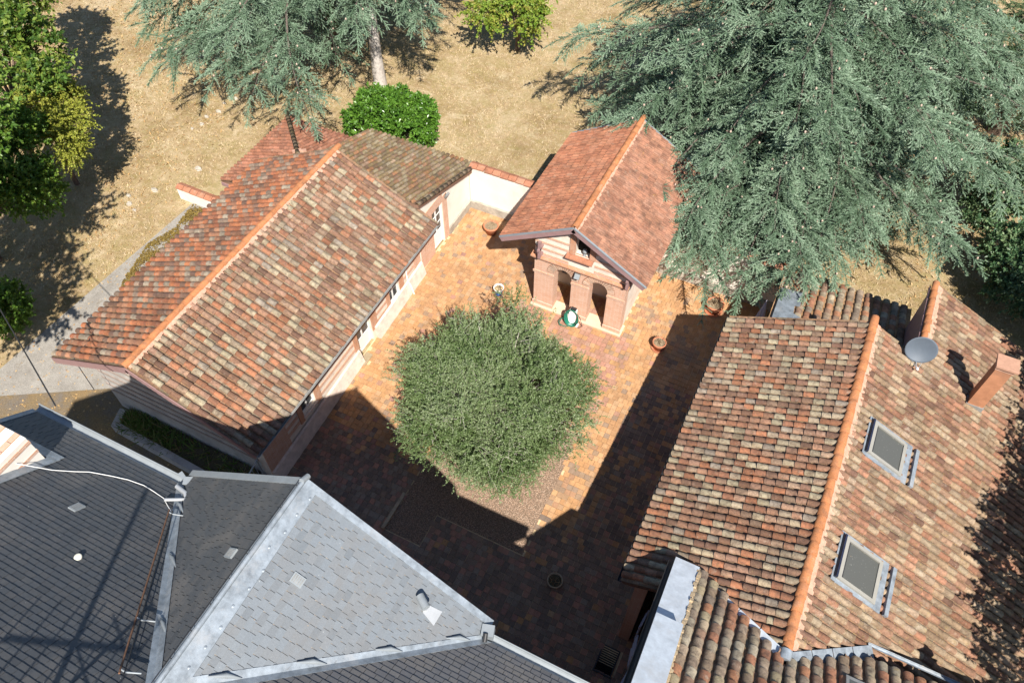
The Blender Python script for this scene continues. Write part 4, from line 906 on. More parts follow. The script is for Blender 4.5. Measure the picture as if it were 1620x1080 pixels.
mb = MB(); rs = np.random.default_rng(8)
for i in range(60): y = 9.1-i*.085; mb.obox(onW(1.045+rs.normal(0, .012), y, .08+rs.normal(0, .015)), ((1, 0, 0), unit((0, -1, WS)), unit((0, WS, 1))), (.035+rs.random()*.02, .05, .03), rs.random())
mb.build('verge_mortar', plain('old_mortar', L(.50, .38, .24), .95, .1, var=.4, scale=12, bump=.6), cw, 'stuff')
gutter(cw, onW(.29, 9.1, -.02), onW(.29, 3.9, -.02), (-1, 0, 0), .07, m_dark)
# zinc valley flashing round the end of the main ridge
def onL(x, y, o): return np.array([x, y, RZ+RS*(x-RX)])+unit((-RS, 0, 1))*o
for i in range(4):
    t0, t1 = i/4, (i+1)/4-.008; A, B = np.array([1.22, 9.10]), np.array([3.40, 7.74]); p, q = A+(B-A)*t0, A+(B-A)*t1; w_ = np.array([.17, .28])
    mb = MB(); mb.slab([onL(*p, .15), onL(*(p-w_), .13), onL(*(q-w_), .13), onL(*q, .15)], .05); mb.build('flashing', m_zinc_b, cw)
    A, B = np.array([3.46, 7.74]), np.array([5.40, 9.18]); p, q = A+(B-A)*t0, A+(B-A)*t1; w_ = np.array([-.17, .28])
    mb = MB(); mb.slab([onR(*p, .15), onR(*(p-w_), .13), onR(*(q-w_), .13), onR(*q, .15)], .05); mb.build('flashing', m_zinc, cw)
mb = MB(); mb.tube([(3.43, 7.75, RZ+.1), (3.43, 7.50, RZ+.1)], .15, 12); mb.build('ridge_end', m_zinc, cw)
gutter(cw, (5.40, 9.20, 4.92), (8.9, 9.26, 4.78), (0, 1, 0), .05, m_zinc)
# roof window at the very bottom edge
mb = MB(); c_ = onW(5.15, 7.72, .12); mb.obox(c_+np.array([0, -.35, .21]), ((1, 0, 0), unit((0, -1, WS)), unit((0, WS, 1))), (.33, .45, .05)); wf = mb.build('window_frame', m_zinc_d, cw)
mb = MB(); mb.obox(c_+np.array([0, -.35, .27]), ((1, 0, 0), unit((0, -1, WS)), unit((0, WS, 1))), (.25, .36, .006)); mb.build('pane', m_skyglass, wf)
# second chimney, below the frame, whose shadow lies on the big roof
mb = MB(); mb.box((8.05, 8.0, 4.0), (8.5, 8.45, 6.3)); c2 = mb.build('chimney', m_oxide, cw)
mb = MB(); mb.lathe((8.27, 8.22, 6.3), [(.16, 0), (.16, .3), (.24, .32), (.24, .42), (.1, .55), (.001, .56)], 12); mb.build('cowl', m_zinc_d, c2)
# shutters folded back on the courtyard wall
for a, b, x, tilt, z0, z1 in ((7.95, 8.5, .20, .10, 1.0, 2.5), (7.25, 7.85, .24, -.16, .6, 2.1), (6.2, 6.85, .28, .14, .9, 2.4)):
    mb = MB(); d = unit((tilt, 1, 0)); n = unit((1, -tilt, 0)); c = np.array([x, (a+b)/2, (z0+z1)/2])
    mb.obox(c, (d, n, (0, 0, 1)), ((b-a)/2, .02, (z1-z0)/2))
    for z in (-.5, 0, .5): mb.obox(c+np.array([0, 0, z])-n*.034, (d, n, (0, 0, 1)), ((b-a)/2-.03, .012, .06))
    mb.build('shutter', m_lilac, cw)

# ================================================================== SLATE HOUSE
sh = thing('slate_house', 'big slate-roofed house in the foreground with zinc valleys and a projecting gable wing', 'building', (-7, 2, 0))
EZ, MS, EY = 8.55, .76, 4.15
GX, GZ, GY, WSL = -6.6, 11.5, 4.55, .75
def onM(x, y, o=0.0): return np.array([x, y, EZ+MS*(EY-y)])+unit((0, MS, 1))*o
def wl(x, y, o=0.0): return np.array([x, y, GZ+WSL*(x-GX)])+unit((-WSL, 0, 1))*o
def wr(x, y, o=0.0): return np.array([x, y, GZ-WSL*(x-GX)])+unit((WSL, 0, 1))*o
XB, XD = GX-(GZ-EZ)/WSL, GX+(GZ-EZ)/WSL
YT = EY-(GZ-EZ)/MS                     # where the valleys reach the wing's ridge
YR = -2.2
def clip_convex(poly, P):
    out = list(poly); A = sum(P[i][0]*P[(i+1) % len(P)][1]-P[(i+1) % len(P)][0]*P[i][1] for i in range(len(P)))
    Q = P if A > 0 else P[::-1]
    for i in range(len(Q)):
        a, b = Q[i], Q[(i+1) % len(Q)]; inp = out; out = []
        sd = lambda p: (b[0]-a[0])*(p[1]-a[1])-(b[1]-a[1])*(p[0]-a[0])
        for j in range(len(inp)):
            p, q = inp[j], inp[(j+1) % len(inp)]; sp, sq = sd(p), sd(q)
            if sp >= 0: out.append(p)
            if (sp > 0 > sq) or (sp < 0 < sq): k = sp/(sp-sq); out.append((p[0]+(q[0]-p[0])*k, p[1]+(q[1]-p[1])*k))
        if not out: break
    return out
SLW = [.17, .20, .22]
SLV = [np.array([(-w/2+.005, 0, .016), (w/2-.005, 0, .016), (w/2-.005, .146, .002), (-w/2+.005, .146, .002), (-w/2+.005, 0, 0), (w/2-.005, 0, 0), (w/2-.005, .146, -.004), (-w/2+.005, .146, -.004)]) for w in SLW]
SLF = np.array([(0, 1, 2, 3), (0, 4, 5, 1), (1, 5, 6, 2), (3, 7, 4, 0)])
def slate_roof(house, P0, u, up, poly, mat, ns, seed, expo=.139, thick=.2, widths=SLW, lip=1.0, under=None):
    P0, u, v, n = plane_frame(P0, u, up); rs = np.random.default_rng(seed)
    mb = MB(); mb.slab([P0+u*a+v*b-n*.004 for a, b in poly], thick, n); roof = mb.build('roof', under or m_slate_w, house)
    a0, a1 = min(p[0] for p in poly), max(p[0] for p in poly); b0, b1 = min(p[1] for p in poly), max(p[1] for p in poly)
    full = [[] for _ in widths]; cut = MB()
    A = sum(poly[i][0]*poly[(i+1) % len(poly)][1]-poly[(i+1) % len(poly)][0]*poly[i][1] for i in range(len(poly)))
    for j in range(int((b1-b0)/expo)+1):
        b = b0+j*expo; a = a0-rs.uniform(0, .2)
        while a < a1:
            w_ = rs.integers(0, len(widths)); wd = widths[w_]
            rect = [(a, b), (a+wd, b), (a+wd, b+expo), (a, b+expo)]
            ok = [in_poly(x+(.001 if i in (0, 3) else -.001), y+(.001 if i < 2 else -.001), poly) for i, (x, y) in enumerate(rect)]
            if all(ok): full[w_].append((a+wd/2, b))
            elif any(ok) or in_poly(a+wd/2, b+expo/2, poly):
                q = clip_convex(rect, poly)
                if len(q) > 2:
                    V = [P0+u*x+v*y+n*(.016-.010*(y-b)/.16) for x, y in q]; m_ = len(q); r_ = rs.random()
                    cut.add(V+[p-n*.012 for p in V], [tuple(range(m_))]+[(i, i+m_, (i+1) % m_+m_, (i+1) % m_) for i in range(m_)], r_)
            a += wd
    per = [int(ns*len(f)/max(1, sum(len(q) for q in full))) for f in full]
    for w_, f in enumerate(full):
        if not f: continue
        f = np.array(f); c = P0+f[:, :1]*u+f[:, 1:]*v+n*rs.uniform(0, .004, (len(f), 1))
        M = frames(c, u, v, n, .006, .012, .012, rs); M[:, :, 2] *= lip
        place_field(roof, SLV[w_] if widths is SLW else SLV[w_], SLF, M, rs.random(len(f)), mat, 'slate', 'slates', per[w_])
    if cut.v: cut.build('cut_slates', mat, roof, 'stuff')
    return roof
XA, XE = -15.2, .42
km = math.hypot(1, MS)
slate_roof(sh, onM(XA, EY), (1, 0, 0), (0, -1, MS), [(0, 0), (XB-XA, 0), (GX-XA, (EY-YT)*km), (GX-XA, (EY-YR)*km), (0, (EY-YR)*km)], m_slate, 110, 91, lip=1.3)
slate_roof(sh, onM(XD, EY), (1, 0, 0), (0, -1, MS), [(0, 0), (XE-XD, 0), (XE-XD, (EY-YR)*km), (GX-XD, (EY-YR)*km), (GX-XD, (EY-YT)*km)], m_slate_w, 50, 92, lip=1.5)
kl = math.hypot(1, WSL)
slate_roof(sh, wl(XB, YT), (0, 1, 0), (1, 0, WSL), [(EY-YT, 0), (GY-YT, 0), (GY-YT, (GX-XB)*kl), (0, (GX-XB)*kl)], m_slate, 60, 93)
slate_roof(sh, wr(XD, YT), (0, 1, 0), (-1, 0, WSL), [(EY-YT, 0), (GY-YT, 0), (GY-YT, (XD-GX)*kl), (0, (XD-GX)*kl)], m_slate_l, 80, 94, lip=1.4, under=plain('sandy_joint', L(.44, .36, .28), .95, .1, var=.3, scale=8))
# back slope and walls
mb = MB(); mb.slab([onM(XA, YR), onM(XE, YR), np.array([XE, 2*YR-EY, EZ]), np.array([XA, 2*YR-EY, EZ])], .2); mb.build('back_slope', m_slate_w, sh)
mb = MB(); wall_run(mb, (-14.9, 3.8), (.40, 3.8), .4, -1.6, 8.2, [], (0, -1)); mb.build('wall', m_brick, sh); mb = MB(); wall_run(mb, (XB+.3, 4.4), (XD-.3, 4.4), .28, -1.6, lambda s: 8.5+min(s, 7.25-s)*WSL, [], (0, -1)); mb.build('wall', m_brick, sh); mb = MB(); wall_run(mb, (-14.9, -8), (-14.9, 3.7), .4, -1.6, lambda s: 8.2+min(s, 11.7-s)*.6, [], (1, 0)); mb.build('wall', m_brick, sh); mb = MB(); wall_run(mb, (.40, -8), (.40, 3.7), .4, -1.6, lambda s: 8.2+min(s, 11.7-s)*.6, [], (-1, 0)); mb.build('wall', m_brick, sh)
# zinc: valleys, wing ridge, verges, gutters
def strip(name, pts, th=.02, mat=m_zinc, n=(0, 0, 1)):
    mb = MB(); mb.slab(pts, th, n); return mb.build(name, mat, sh)
def lerp(a, b, t): return np.array(a)*(1-t)+np.array(b)*t
VB, VT = onM(XB, EY, .03), onM(GX, YT, .03); VD = onM(XD, EY, .03)
strip('valley', [onM(XB-.14, EY, .028), VB, VT, onM(GX-.14, YT, .028)]); strip('valley', [VB+np.array([0, 0, .002]), wl(XB+.05, EY+.08, .032), wl(GX, YT+.26, .032), VT+np.array([0, 0, .002])])
strip('valley', [onM(XD+.17, EY, .028), onM(GX+.17, YT, .028), VT, VD]); strip('valley', [VD+np.array([0, 0, .002]), VT+np.array([0, 0, .002]), wr(GX, YT+.24, .032), wr(XD-.05, EY+.08, .032)])
for k in range(4):
    t0 = .05+.24*k
    mb = MB(); p = lerp(VD, VT, t0)+np.array([0, 0, .03]); q = lerp(VD, VT, t0+.10)+np.array([0, .13, .07]); mb.tube([p, (p+q)/2+np.array([0, .03, .02]), q], [.005, .05, .01], 8); mb.build('valley_crease', m_zinc_w, sh)
for k in range(3):
    t0 = .12+.3*k
    mb = MB(); p = lerp(VB, VT, t0)+np.array([-.05, 0, .03]); q = lerp(VB, VT, t0+.08)+np.array([.1, .1, .05]); mb.tube([p, (p+q)/2+np.array([0, .03, .02]), q], [.005, .04, .01], 8); mb.build('valley_crease', m_zinc_w, sh)
strip('ridge_flashing', [wr(GX, GY, .035), wr(GX, YT-.3, .035), wr(GX+.32, YT-.3, .03), wr(GX+.24, GY, .03)]); strip('ridge_flashing', [wl(GX, GY, .035), wl(GX-.12, GY, .03), wl(GX-.12, YT-.3, .03), wl(GX, YT-.3, .035)])
mb = MB(); mb.tube([(GX, GY+.03, GZ+.06), (GX, YT-.3, GZ+.06)], .05, 8); mb.build('ridge_roll', m_zinc, sh)
mb = MB(); mb.tube([(GX-.05, GY-.1, GZ+.13), (GX-.05, YT-.3, GZ+.13)], .008, 5)
for k in range(9): y = GY-.2-k*.5; mb.tube([(GX-.05, y, GZ+.13), (GX-.02, y, GZ+.02)], .01, 5)
mb.build('lightning_wire', m_dark, sh)
mb = MB(); rs = np.random.default_rng(2)
for k in range(11): y = GY-.25-k*.38; c = wr(GX+.2+rs.normal(0, .03), y, .035); mb.lathe(c, [(.035, 0), (.025, .008), (.001, .012)], 8)
mb.build('flashing_rivets', m_zinc, sh, 'stuff')
for f, s in ((wl, -1), (wr, 1)):
    xe = XB if s < 0 else XD
    strip('verge_strip', [f(xe, GY+.03, .04), f(xe, GY-.12, .035), f(GX, GY-.12, .035), f(GX, GY+.03, .04)] if s > 0 else [f(GX, GY+.03, .04), f(GX, GY-.12, .035), f(xe, GY-.12, .035), f(xe, GY+.03, .04)], .05, m_zinc_w if s < 0 else m_zinc)
gutter(sh, (XA-.05, EY+.11, EZ-.02), (XB-.05, EY+.11, EZ-.02), (0, 1, 0), .10, m_zinc_w); gutter(sh, (XD+.08, EY+.10, EZ-.02), (.4, EY+.10, EZ-.02), (0, 1, 0), .085, m_zinc_w)
strip('verge_strip', [onM(XA-.03, EY, .04), onM(XA-.03, YR, .04), onM(XA+.12, YR, .035), onM(XA+.12, EY, .035)], .05, m_zinc)
mb = MB(); mb.tube([(GX, GY+.08, GZ+.02), (GX, GY-.1, GZ+.12)], .06, 8); mb.build('ridge_cap', m_zinc_w, sh)
# hopper and pipes where the left gutter meets the wing
mb = MB(); c = np.array([XB+.05, EY+.14, EZ])
mb.obox(c+np.array([.12, .02, .0]), (unit((1, .5, 0)), unit((-.5, 1, 0)), (0, 0, 1)), (.16, .10, .14)); mb.obox(c+np.array([-.15, .05, .02]), (unit((1, -.4, 0)), unit((.4, 1, 0)), (0, 0, 1)), (.10, .05, .10)); mb.build('hopper', m_zinc_w, sh)
mb = MB(); mb.tube([c+np.array([.0, -.25, .22]), c+np.array([.35, -.32, .30]), c+np.array([.62, -.55, .38])], .055, 8); mb.build('overflow_pipe', m_metal_l, sh)
mb = MB(); mb.tube([c+np.array([.2, -.72, .58]), c+np.array([.52, -.42, .34])], .04, 8); mb.build('bracket', m_metal_l, sh)
mb = MB(); mb.tube([c+np.array([.15, .1, -.1]), c+np.array([.15, .1, -9.4])], .05, 8); mb.build('downpipe', m_zinc_w, sh)
c = np.array([XD+.02, EY+.16, EZ+.02]); mb = MB(); mb.obox(c, (unit((1, .3, 0)), unit((-.3, 1, 0)), (0, 0, 1)), (.13, .12, .16)); mb.build('hopper', m_zinc_w, sh)
mb = MB(); mb.tube([c+np.array([.04, -.22, .12]), c+np.array([.0, -.08, .2])], .05, 8); mb.build('outlet', m_dark, sh)
# snow rail beside the left valley
mb = MB(); a, b = onM(-9.9, 3.30, .16), onM(-7.2, .20, .16)
mb.tube([a, b], .018, 6); mb.build('snow_rail', m_rust, sh)
mb = MB(); mb.tube([a+np.array([.10, 0, .02]), b+np.array([.10, 0, .02])], .010, 6); mb.build('snow_rail', m_dark, sh)
for t_ in (.02, .72, .98):
    mb = MB(); p = lerp(a, b, t_); mb.tube([p, p+np.array([.12, 0, .01]), p+np.array([.3, .1, -.1])], .016, 5); mb.build('rail_bracket', m_zinc_w, sh)
# roof vents
def vent(c, ua, ub, n, name, lab, cols=4):
    o = thing(name, lab, 'roof vent', c); mb = MB(); mb.obox(np.array(c)+n*.03, (ua, ub, n), (.10, .13, .02)); mb.build('cover', m_zinc_w, o)
    mb = MB()
    for k in range(5): mb.obox(np.array(c)+n*.052+ub*(-.09+.045*k), (ua, ub, n), (.075, .012, .003))
    mb.build('slots', m_zinc_d, o)
nM, vM = unit((0, MS, 1)), unit((0, -1, MS)); X1 = np.array([1, 0, 0.])
vent(onM(-11.33, 2.45), X1, vM, nM, 'roof_vent', 'pale slotted vent on the dark left slope under the white cable')
vent(wl(-7.14, 2.83), np.array([0, 1, 0.]), unit((1, 0, WSL)), unit((-WSL, 0, 1)), 'roof_vent', 'pale slotted vent on the dark triangular slope between valley and ridge')
vent(wr(-5.84, 2.99), np.array([0, 1, 0.]), unit((-1, 0, WSL)), unit((WSL, 0, 1)), 'roof_vent', 'pale slotted vent on the sunlit grey slope of the slate house')
vp = thing('vent_pipe', 'white vent pipe with a bent cowl on the sunlit grey slate slope', 'vent pipe', wr(-3.85, 4.02))
c = wr(-3.85, 3.95); nW = unit((WSL, 0, 1)); dW = unit((1, 0, -WSL))
mb = MB(); mb.tube([c, c+np.array([0, 0, .18])], .055, 10); mb.tube([c+np.array([0, 0, .16]), c+np.array([-.02, .03, .27])], [.055, .075], 10); mb.build('pipe', m_metal_l, vp)
mb = MB(); mb.tube([c+np.array([-.14, .10, .30]), c+np.array([.10, -.06, .30])], .085, 12); mb.build('cowl', m_zinc_w, vp)
mb = MB(); mb.slab([c+np.array([0, .09, 0])+nW*.03, c-dW*.06+nW*.03, c+np.array([0, -.09, 0])+nW*.03, c+dW*.34+np.array([0, -.17, 0])+nW*.026, c+dW*.36+np.array([0, .15, 0])+nW*.026], .015, nW); mb.build('flashing', m_metal_l, vp)
cp = tag((lambda m: (m.lathe(onM(-10.04, 1.58, .02), [(.075, 0), (.075, .03), (.06, .04), (.001, .045)], 14), m.build('round_vent', plain('cream_plastic', L(.62, .60, .50), .6, .3, var=.1)))[1])(MB()), 'small round cream cap on the dark left slate slope', 'vent')
# chimney stack
cxa, cxb, cya, cyb = -14.7, -13.2, .9, 3.12
mb = MB(); mb.box((cxa, cya, 8.6), (cxb, cyb, 10.3)); chs = mb.build('chimney', m_wall_w, sh)
for z in (9.72, 10.08):
    mb = MB(); mb.box((cxa-.012, cya-.012, z), (cxb+.012, cyb+.012, z+.10)); mb.build('brick_band', m_brick, chs)
for x in (-13.42, -13.86, -14.28, -14.62):
    for k in range(9): y = cya+.04+k*.243; mb = MB(); mb.box((x-.07, y, 10.28), (x+.07, y+.23, 10.325+.006*((k*7) % 3))); mb.build('brick', m_brick_o, chs)
mb = MB(); mb.box((cxa+.25, cya+.3, 10.29), (cxa+.55, cya+.7, 10.5)); mb.build('flue', m_terra_d, chs)
mb = MB(); mb.slab([onM(cxb+.005, cyb+.12, .06), onM(cxb+.005, cya-.3, .06), onM(cxb+.22, cya-.3, .05), onM(cxb+.22, cyb+.12, .05)], .03); mb.slab([onM(cxa-.1, cyb+.005, .062), onM(cxb+.22, cyb+.005, .062), onM(cxb+.2, cyb+.22, .05), onM(cxa-.1, cyb+.22, .05)], .03); mb.build('flashing', m_zinc, chs)
# white cable across the slates and a dark one beside it
wire = MB(); pts = [onM(-13.18, 2.5, .22), onM(-12.73, 2.92, .05), onM(-12.4, 3.16, .04), onM(-12.19, 3.31, .05), onM(-11.8, 3.48, .04), onM(-11.44, 3.6, .04), onM(-11.05, 3.66, .04), onM(-10.75, 3.64, .04), onM(-10.4, 3.60, .04), onM(-10.17, 3.49, .04), onM(-9.89, 3.34, .1)]
wire.tube(pts, .009, 5); tag(wire.build('roof_cable', m_white), 'white cable lying across the dark left slate slope', 'cable')
# TV aerial on the main ridge (below the frame; its shadow lies on the left slope)
tv = thing('tv_aerial', 'tall television aerial on the main slate ridge', 'aerial', (-6.5, -2.0, 13.2))
mb = MB(); mb.tube([(-6.5, -2.0, 13.0), (-6.5, -2.0, 17.3)], .045, 8); mb.build('mast', m_metal_l, tv)
for z, d in ((14.9, unit((1, .2, 0))), (14.2, unit((.3, 1, 0)))):
    mb = MB(); b0, b1 = np.array([-6.5, -2.0, z])-d*1.1, np.array([-6.5, -2.0, z])+d*1.1; mb.tube([b0, b1], .03, 6); e = np.array([-d[1], d[0], 0])
    for k in range(7): p = lerp(b0, b1, k/6); mb.tube([p-e*.4, p+e*.4], .015, 5)
    mb.build('antenna', m_metal_l, tv)
# overhead cable to the house
A, B = np.array([-27.5, 9.7, 6.2]), np.array([-15.0, 4.55, 8.35]); mb = MB()
mb.tube([lerp(A, B, t_)-np.array([0, 0, .35*4*t_*(1-t_)]) for t_ in np.linspace(-.6, 1, 24)], .020, 5); tag(mb.build('overhead_cable', m_dark), 'black overhead cable running from the left edge down to the slate eave', 'cable')
# ================================================================== POTS, HOSE, SMALL THINGS
def pot(x, y, r, h, label, mat, soil, tilt=0, saucer=False, stems=10, stem_h=.35, seed=1, extra=None, name='plant_pot'):
    z = gzf(y)+.036; o = thing(name, label, 'plant pot', (x, y, z), ); rs = np.random.default_rng(seed)
    if saucer:
        mb = MB(); mb.lathe((x, y, z), [(.001, 0), (r*.95, 0), (r*1.05, .05), (r*.98, .05), (r*.9, .02), (.001, .02)], 28); mb.build('saucer', mat, o)
    mb = MB(); zz = z+(.02 if saucer else 0)
    mb.lathe((x, y, zz), [(.001, 0), (r*.66, 0), (r*.88, h*.78), (r*.90, h*.80), (r*1.0, h*.80), (r*1.02, h*.86), (r*1.02, h), (r*.97, h+.008), (r*.88, h), (r*.85, h*.82), (r*.80, h*.8)], 32); mb.build('rim_and_body', mat, o)
    mb = MB(); V = [(x+r*.86*q*math.cos(a), y+r*.86*q*math.sin(a), zz+h*.86+rs.normal(0, .012)) for q in (.35, .7, 1) for a in np.linspace(0, 6.283, 15)[:-1]]+[(x, y, zz+h*.88)]
    F = [(q*14+i, q*14+(i+1) % 14, (q+1)*14+(i+1) % 14, (q+1)*14+i) for q in (0, 1) for i in range(14)]+[(42, i, (i+1) % 14) for i in range(14)]
    mb.add(V, F); mb.build('soil', soil, o)
    if stems:
        mb = MB()
        for k in range(stems):
            a, q = rs.uniform(0, 6.28), rs.uniform(0, r*.7); p = np.array([x+q*math.cos(a), y+q*math.sin(a), zz+h*.86]); d = np.array([rs.normal(0, .35), rs.normal(0, .35), 1])*stem_h*rs.uniform(.4, 1)
            mb.tube([p, p+d*.5, p+d+np.array([rs.normal(0, .05), rs.normal(0, .05), -.03])], [.008, .006, .003], 4, rs.random())
            for _ in range(3): q_ = p+d*rs.uniform(.4, 1); e = rs.normal(0, .07, 3); mb.tube([q_, q_+e], .003, 3, rs.random())
        mb.build('dry_stems', m_twig, o)
    return o
pot(-11.92, 22.25, .34, .46, 'large round terracotta pot half in shadow by the white back wall', m_terra, m_soil, stems=6, stem_h=.2, seed=1)
pot(-3.02, 19.45, .27, .38, 'medium terracotta pot with dry stems at the edge of the long roof shadow', m_terra, m_soil, saucer=True, stems=16, stem_h=.35, seed=2)
pot(-1.62, 22.25, .36, .46, 'big terracotta pot on a saucer under the drooping cedar branches', m_terra, m_soil, saucer=True, stems=18, stem_h=.5, seed=3)
pot(-2.87, 9.15, .26, .34, 'dull brown pot standing in the shade near the slate house', m_terra_d, m_soil_d, stems=9, stem_h=.7, seed=4)
x, y = -10.02, 19.22; z = gzf(y)+.036
bk = thing('plant_bucket', 'blue and white bucket full of dry straw beside the olive tree', 'bucket', (x, y, z))
mb = MB(); mb.lathe((x, y, z), [(.001, 0), (.17, 0), (.215, .36), (.23, .38), (.215, .40), (.19, .36), (.18, .3)], 26); mb.build('bucket_body', m_white, bk)
mb = MB(); V = []; F = []
for j in range(9): a = -1.9+1.5*j/8; V += [(x+.186*math.cos(a), y+.186*math.sin(a), z+.06), (x+.214*math.cos(a), y+.214*math.sin(a), z+.31)]
for j in range(8): F.append((2*j, 2*j+2, 2*j+3, 2*j+1))
mb.add(V, F); mb.build('blue_label', m_blue, bk)
mb = MB(); rs = np.random.default_rng(6)
for k in range(60): a, q = rs.uniform(0, 6.28), rs.uniform(0, .19); p = np.array([x+q*math.cos(a), y+q*math.sin(a), z+.30]); d = rs.normal(0, .09, 3)+np.array([0, 0, .1]); mb.tube([p, p+d], .006, 3, rs.random())
mb.lathe((x, y, z+.3), [(.2, 0), (.12, .05), (.001, .07)], 12); mb.build('straw', plain('straw', L(.50, .38, .22), .95, .1, var=.4, scale=30), bk)
# hose reel
hr = thing('hose_reel', 'white hose reel wound with green hose against the middle pier of the pavilion', 'hose reel', (-6.6, 19.15, .04))
hx, hy = -6.62, 19.12
mb = MB(); mb.obox((hx, hy, .42), ((1, 0, 0), unit((0, .25, 1)), unit((0, -1, .25))), (.15, .36, .05)); mb.box((hx-.22, hy-.18, .045), (hx+.3, hy+.02, .08)); mb.tube([(hx-.2, hy-.05, .06), (hx-.2, hy, .5)], .02, 6); mb.build('frame', m_white, hr)
mb = MB(); rs = np.random.default_rng(12)
for k in range(9):
    r1, r2 = .20+.022*k*.6, .34+.012*k; P = [(hx+r1*math.cos(a)+rs.normal(0, .006), hy-.06-.012*k+.10*math.sin(a)*.6, .44+r2*math.sin(a)) for a in np.linspace(0, 6.283, 26)]; mb.tube(P, .016, 5, cap=False)
P = [(hx-.22, hy-.1, .3), (hx-.42, hy-.12, .2), (hx-.52, hy-.2, .06), (hx-.40, hy-.36, .05), (hx-.1, hy-.32, .05), (hx+.05, hy-.2, .1)]; mb.tube(P, .015, 5)
P = [(hx-.2, hy-.05, .5), (hx-.36, hy, .35), (hx-.46, hy-.08, .05), (hx-.44, hy-.3, .06), (hx-.2, hy-.36, .05)]; mb.tube(P, .012, 5); mb.build('hose', m_green, hr)
mb = MB(); P = [(hx+.2, hy, .65), (hx+.33, hy+.02, .4), (hx+.46, hy-.04, .07), (hx+.38, hy-.16, .05), (hx+.2, hy-.16, .06)]; mb.tube(P, .014, 5); mb.box((hx-.1, hy-.02, .80), (hx+.12, hy+.1, .88)); mb.build('supply_hose', m_dark, hr)
# folded parasol behind the eave
fp = thing('folded_parasol', 'folded pale lilac parasol standing by the zinc patch of the lean-to', 'parasol', (.2, 21.45, 0))
mb = MB(); V = [(.20, 21.45, 2.55)]+[(.20+(.17 if i % 2 else .25)*math.cos(i*math.pi/6), 21.45+(.17 if i % 2 else .25)*math.sin(i*math.pi/6), 1.0) for i in range(12)]; mb.add(V, [(0, 1+i, 1+(i+1) % 12) for i in range(12)]); mb.build('canopy', m_lilac, fp)
mb = MB(); mb.tube([(.20, 21.45, .1), (.20, 21.45, .8)], .022, 6); mb.build('pole', m_metal_l, fp)
mb = MB(); mb.lathe((.20, 21.45, .03), [(.25, 0), (.25, .06), (.05, .09), (.001, .09)], 16); mb.build('base', m_dark, fp)
# loose stones on the lawn
stones = [(-28.9, 22.2, .2, 'nearest the house of the row of pale stones on the lawn'), (-28.7, 22.7, .24, 'second stone from the near end of the pale row'), (-28.9, 23.3, .22, 'third stone of the pale row on the lawn'), (-28.6, 23.9, .28, 'largest stone, in the middle of the pale row'), (-28.8, 24.6, .2, 'small stone just past the middle of the pale row'), (-28.5, 25.2, .24, 'farthest stone of the pale row, under the cedar tips'),
          (-26.6, 19.9, .36, 'flat grey stone between the little wall and the hipped annex'), (-27.6, 17.9, .34, 'pale stone beside the free end of the little garden wall'), (-28.5, 17.1, .26, 'white stone nearest the yellowing tree'), (-28.1, 16.7, .30, 'white stone in the middle of the trio beside the drive'), (-27.6, 16.5, .22, 'smallest white stone, at the edge of the drive'), (-25.0, 27.1, .42, 'big grey stone under the cedar behind the hipped annex')]
rs = np.random.default_rng(77)
for x, y, s, lab in stones:
    mb = MB(); V, F = [], []
    for i, (q, h) in enumerate(((1.0, 0), (.9, .25), (.5, .4))):
        for j in range(7): a = 2*math.pi*j/7+.4*i; V.append((x+s*.55*q*math.cos(a)*rs.uniform(.75, 1.2), y+s*.4*q*math.sin(a)*rs.uniform(.75, 1.2), gzf(y)-.03+s*h*rs.uniform(.8, 1.2)))
    for i in (0, 1): F += [(i*7+j, i*7+(j+1) % 7, (i+1)*7+(j+1) % 7, (i+1)*7+j) for j in range(7)]
    F.append(tuple(range(14, 21))); mb.add(V, F, rs.random()); tag(mb.build('stone', m_stone), lab, 'stone', 'loose pale stones on the dry lawn')

# ================================================================== GRASS, LITTER, MOSS
def blades(name, pts, h, wd, mat, lean=.5, seed=1):
    rs = np.random.default_rng(seed); N = len(pts); a = rs.uniform(0, 6.28, N); hh = h*rs.uniform(.5, 1.3, N); ww = wd*rs.uniform(.6, 1.2, N)
    dx, dy = np.cos(a), np.sin(a); lx, ly = rs.normal(0, lean, N)*hh, rs.normal(0, lean, N)*hh
    b0 = pts-np.stack([dx*ww, dy*ww, np.zeros(N)], 1); b1 = pts+np.stack([dx*ww, dy*ww, np.zeros(N)], 1); tp = pts+np.stack([lx, ly, hh], 1)
    V = np.stack([b0, b1, tp], 1).reshape(-1, 3); F = np.arange(3*N).reshape(-1, 3)
    return link(name, mesh_np(name, V, F, rs.random(N), mat), kind='stuff')
m_grass = leaf_mat('dry_grass_blades', [L(.44, .32, .18), L(.54, .42, .27), L(.49, .37, .22), L(.32, .25, .10), L(.60, .49, .34), L(.34, .23, .13)], .8, .1, .1)
rs = np.random.default_rng(31); P = []
c = np.stack([rs.uniform(-48, 16, 420000), rs.uniform(3, 56, 420000)], 1)
clump = np.sin(c[:, 0]*1.9+2*np.sin(c[:, 1]*.8))*np.cos(c[:, 1]*1.6+1.7*np.sin(c[:, 0]*.6))+rs.normal(0, .7, len(c))
ok = (clump > -.1) & ((c[:, 1] > 23.8) | (c[:, 0] < -25.5-np.clip(18.1-c[:, 1], 0, 12)*.125) | (c[:, 0] > 9.9)) & ~((c[:, 0] > -8.6) & (c[:, 0] < -4.6) & (c[:, 1] < 25.5)) & ~((c[:, 0] < -25) & (c[:, 1] < 6.8))
c = c[ok]; p3 = np.stack([c[:, 0], c[:, 1], gz(c[:, 1])-.03], 1); p3 = p3[in_frame(p3, 40)][:110000]
blades('dry_grass', p3, .09, .022, m_grass, .8, 5)
